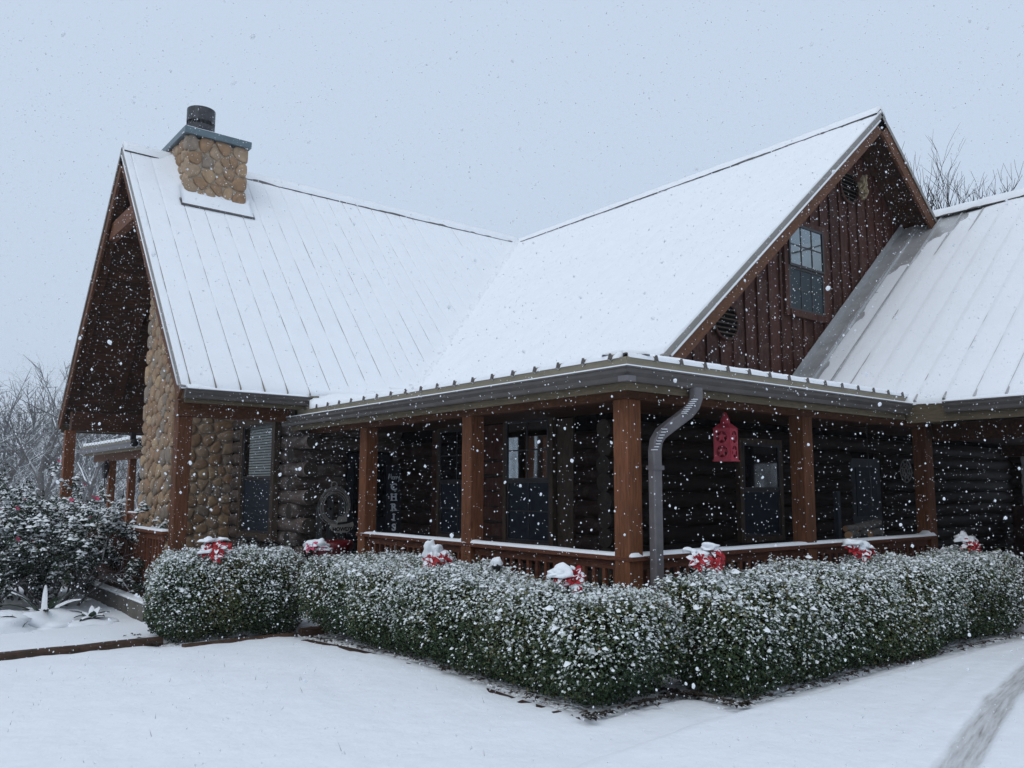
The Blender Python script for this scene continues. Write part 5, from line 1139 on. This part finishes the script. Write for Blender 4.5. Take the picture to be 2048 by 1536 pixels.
# ---------------------------------------------------------------- bare trees
def bare_tree(name, x, y, hgt, seed, label, group, lev=5, spread=.75, m_='bark', trunk=.16, grav=.02, kids=(2, 4), lf=.70, up=1.0, nst=1, low=.30, rk=.72):
    rr = random.Random(seed); zb = float(base_z(x, y)); T_ = empty(name, (x, y, zb), label, 'tree', group); mb = MB(); tb = MB()
    for s in range(nst):
        b = Vector((x+rr.uniform(-.2, .2)*(nst > 1), y+rr.uniform(-.2, .2)*(nst > 1), zb-.2)); d = Vector((rr.gauss(0, .06+.12*(nst > 1)), rr.gauss(0, .06+.12*(nst > 1)), 1)).normalized(); pts, rs = [b], [trunk]
        for i in range(4): d = (d+Vector((rr.gauss(0, .05), rr.gauss(0, .05), .05))).normalized(); pts.append(pts[-1]+d*hgt*low/4); rs.append(trunk*(1-.08*(i+1)))
        tb.tube(pts, rs, 8, cap=False)
        for k in range(rr.randint(4, 6)):
            a = rr.uniform(0, 2*PI); e = rr.uniform(.25, .85)*spread; nd = Vector((math.cos(a)*math.sin(e), math.sin(a)*math.sin(e), math.cos(e)*up)).normalized()
            stems_tree(mb, pts[rr.choice((2, 3, 4, 4))], nd, hgt*.27, trunk*.55, lev, rr, 4, spread, 5, None, grav, kids, lf, rk)
    obj('trunk', tb, M[m_], T_, smooth=True); obj('crown', mb, M[m_], T_); return T_
def polar(u, dist):                             # a spot on the ground in the direction of a photo column
    d = ray(u, 977); d.z = 0; d.normalize(); return CAM['c'].x+d.x*dist, CAM['c'].y+d.y*dist
gt = 'bare trees round the yard'
x, y = polar(88, 46); bare_tree('bare_tree', x, y, 10.2, 61, 'broad bare tree rising behind the open porch gable', gt, 6, .95, trunk=.17, kids=(2, 3), lf=.74)
x, y = polar(-10, 44); bare_tree('bare_tree', x, y, 8.0, 62, 'lower bare tree standing clear of the porch gable, in front of the woods', gt, 6, .95, trunk=.15, kids=(2, 3), lf=.74)
x, y = polar(170, 52); bare_tree('bare_tree', x, y, 9.0, 63, 'bare tree half hidden behind the open porch gable roof', gt, 6, .9, trunk=.16, kids=(2, 3), lf=.74)
x, y = polar(1985, 27); bare_tree('bare_tree', x, y, 8.7, 64, 'upright twiggy bare tree above the carport ridge', gt, 5, .34, trunk=.095, grav=.07, kids=(2, 3), lf=.74, nst=9, low=.50, m_='barkdark', rk=1.12)
x, y = polar(2095, 30); bare_tree('bare_tree', x, y, 8.9, 65, 'bare tree at the far side of the carport roof', gt, 5, .34, trunk=.095, grav=.06, kids=(2, 3), lf=.74, nst=8, low=.50, m_='barkdark', rk=1.12)
for i, (x, y, lb) in enumerate(((-16, 18, 'nearest the camellias'), (-20, 27, 'farthest out in the west yard'), (-13, 33, 'beyond the north porch'))): bare_tree('bare_tree', x, y, 9.5+i, 70+i, 'bare yard tree west of the house, '+lb, gt, 4, .9, trunk=.2, kids=(2, 4), lf=.74)
# woods closing the view all round the back
def woods():
    rr = random.Random(81); mb = MB()
    for k in range(620):
        a = rr.uniform(-.25, .42) if k < 320 else rr.uniform(-1.1, 2.6); R_ = rr.uniform(70, 130); x, y = 3+R_*math.sin(a), 6+R_*math.cos(a); h = rr.uniform(7.0, 11)*(.75+R_/220); zb = float(base_z(x, y)); b = Vector((x, y, zb-.3))
        if (x-5)**2+(y-9)**2 < 30**2: continue
        lean = Vector((rr.gauss(0, .12), rr.gauss(0, .12), 1)).normalized(); mb.tube([b, b+lean*h*.55, b+lean*h], [.2, .13, .03], 4, cap=False)
        for j in range(rr.randint(10, 15)):
            t = rr.uniform(.12, .95); a2 = rr.uniform(0, 2*PI); e = rr.uniform(.4, 1.2); d = Vector((math.cos(a2)*math.sin(e), math.sin(a2)*math.sin(e), math.cos(e))); p = b+lean*h*t; L = h*rr.uniform(.16, .34)
            q = p+d*L*.5+Vector((0, 0, .05*L)); mb.tube([p, q, p+d*L+Vector((0, 0, .12*L))], [.07, .05, .02], 3, cap=False)
            for m_ in range(5):
                s = rr.uniform(.3, 1); d2 = (d+Vector((rr.gauss(0, .7), rr.gauss(0, .7), rr.gauss(.2, .5)))).normalized(); p2 = p+(q-p)*2*s*.9; mb.tube([p2, p2+d2*L*rr.uniform(.25, .55)], [.045, .018], 3, cap=False)
    setp(obj('woodland', mb, M['barkfar']), 'far-off bare woods with snow haze greyed into their bark colour', 'woods', kind='stuff')
woods()
# undergrowth along the wood's edge
def thicket():
    rr = random.Random(91); mb = MB()
    for k in range(1500):
        a = rr.uniform(-.25, .42) if k < 800 else rr.uniform(-1.0, 2.5); R_ = rr.uniform(52, 95); x, y = 3+R_*math.sin(a), 6+R_*math.cos(a); zb = float(base_z(x, y))
        for j in range(9):
            d = Vector((rr.gauss(0, .5), rr.gauss(0, .5), 1)).normalized(); L = rr.uniform(1.5, 5.0); b = Vector((x+rr.uniform(-.6, .6), y+rr.uniform(-.6, .6), zb-.1)); e = Vector((rr.gauss(0, .35), rr.gauss(0, .35), .1))
            mb.tube([b, b+d*L*.5, b+(d+e*.5)*L], [.035, .025, .008], 3, cap=False)
    setp(obj('undergrowth', mb, M['barkfar']), 'snowy brush along the edge of the far woods', 'brush', kind='stuff')
thicket()

# ---------------------------------------------------------------- falling snow
def flakes():
    rng = np.random.default_rng(101); n = 142000
    P = rng.uniform([-7.5, -7.5, -2.65], [9.5, 9, 4.6], (n, 3)); c = np.array(CAM['c'])
    d = np.linalg.norm(P-c, axis=1); x, y, z = P.T
    covered = (x > .0) & (y > .0) & (z < .2) | ((x > 0) & (y > 6.5)) | ((x > XA) & (y > 6.7) & (z < 5.2)) | ((x > 5.2) & (z < .2)) | ((x > 2) & (y > 1.2) & (z < np.minimum(5.1, .5+.84*(x-2))))
    keep = (d > 2.0) & ~covered; P = P[keep]; d = d[keep]; n = len(P)
    r = np.clip(rng.lognormal(-5.85, .40, n), .0013, .0062)
    def lumps(P, r, v0, f0):
        n, m_ = len(P), len(v0); k = rng.uniform(.72, 1.2, (n, m_, 1)); V = v0[None]*k*r[:, None, None]*np.array([1, 1, 1.25]); a = rng.uniform(0, 2*PI, n); ca, sa = np.cos(a), np.sin(a); tilt = rng.normal(0, .25, n)
        X = V[..., 0]*ca[:, None]-V[..., 1]*sa[:, None]+V[..., 2]*tilt[:, None]; Y = V[..., 0]*sa[:, None]+V[..., 1]*ca[:, None]
        return (np.stack([X, Y, V[..., 2]], -1)+P[:, None]).reshape(-1, 3), (np.arange(n)[:, None, None]*m_+f0[None]).reshape(-1, 3)
    v0 = np.array([(1, 0, 0), (-1, 0, 0), (0, 1, 0), (0, -1, 0), (0, 0, 1), (0, 0, -1)], float); f0 = np.array([(0, 2, 4), (2, 1, 4), (1, 3, 4), (3, 0, 4), (2, 0, 5), (1, 2, 5), (3, 1, 5), (0, 3, 5)])
    bm = bmesh.new(); bmesh.ops.create_icosphere(bm, subdivisions=2, radius=1); v1 = np.array([q.co[:] for q in bm.verts]); bm.verts.index_update(); f1 = np.array([[q.index for q in ff.verts] for ff in bm.faces]); bm.free()
    nr_ = d < 3.0; va, fa = lumps(P[~nr_], r[~nr_], v0, f0); vb, fb = lumps(P[nr_], r[nr_]*.9, v1, f1)
    v = np.concatenate([va, vb]); f = np.concatenate([fa, fb+len(va)])
    o = np_mesh('falling_snow', v, f, M['flake'], None, kind='stuff'); setp(o, 'white snowflakes falling through the air in front of the house', 'snowflakes')
def flake_mat():
    m_ = bpy.data.materials.new('snowflake'); m_.use_nodes = True; n = m_.node_tree.nodes; l = m_.node_tree.links; n.remove(n['Principled BSDF'])
    a = n.new('ShaderNodeBsdfDiffuse'); a.inputs[0].default_value = (.92, .94, .96, 1); b = n.new('ShaderNodeBsdfTranslucent'); b.inputs[0].default_value = (.92, .94, .96, 1); x_ = n.new('ShaderNodeMixShader'); x_.inputs[0].default_value = .5
    l.new(a.outputs[0], x_.inputs[1]); l.new(b.outputs[0], x_.inputs[2]); l.new(x_.outputs[0], n['Material Output'].inputs['Surface']); return m_
M['flake'] = flake_mat(); flakes()
# ---------------------------------------------------------------- snowy air
def haze():
    m_ = bpy.data.materials.new('snowy_air'); m_.use_nodes = True; n = m_.node_tree.nodes; l = m_.node_tree.links; n.remove(n['Principled BSDF'])
    v = n.new('ShaderNodeVolumePrincipled'); v.inputs['Color'].default_value = (.93, .95, .97, 1); v.inputs['Density'].default_value = HAZE; v.inputs['Anisotropy'].default_value = .2
    l.new(v.outputs[0], n['Material Output'].inputs['Volume']); o = obj('haze', MB().bb((-520, -520, -6.5), (520, 520, 15.5)), m_, None, kind='stuff'); setp(o, 'thin snowy air that greys the far trees', 'haze')
HAZE = 0.0010
haze()
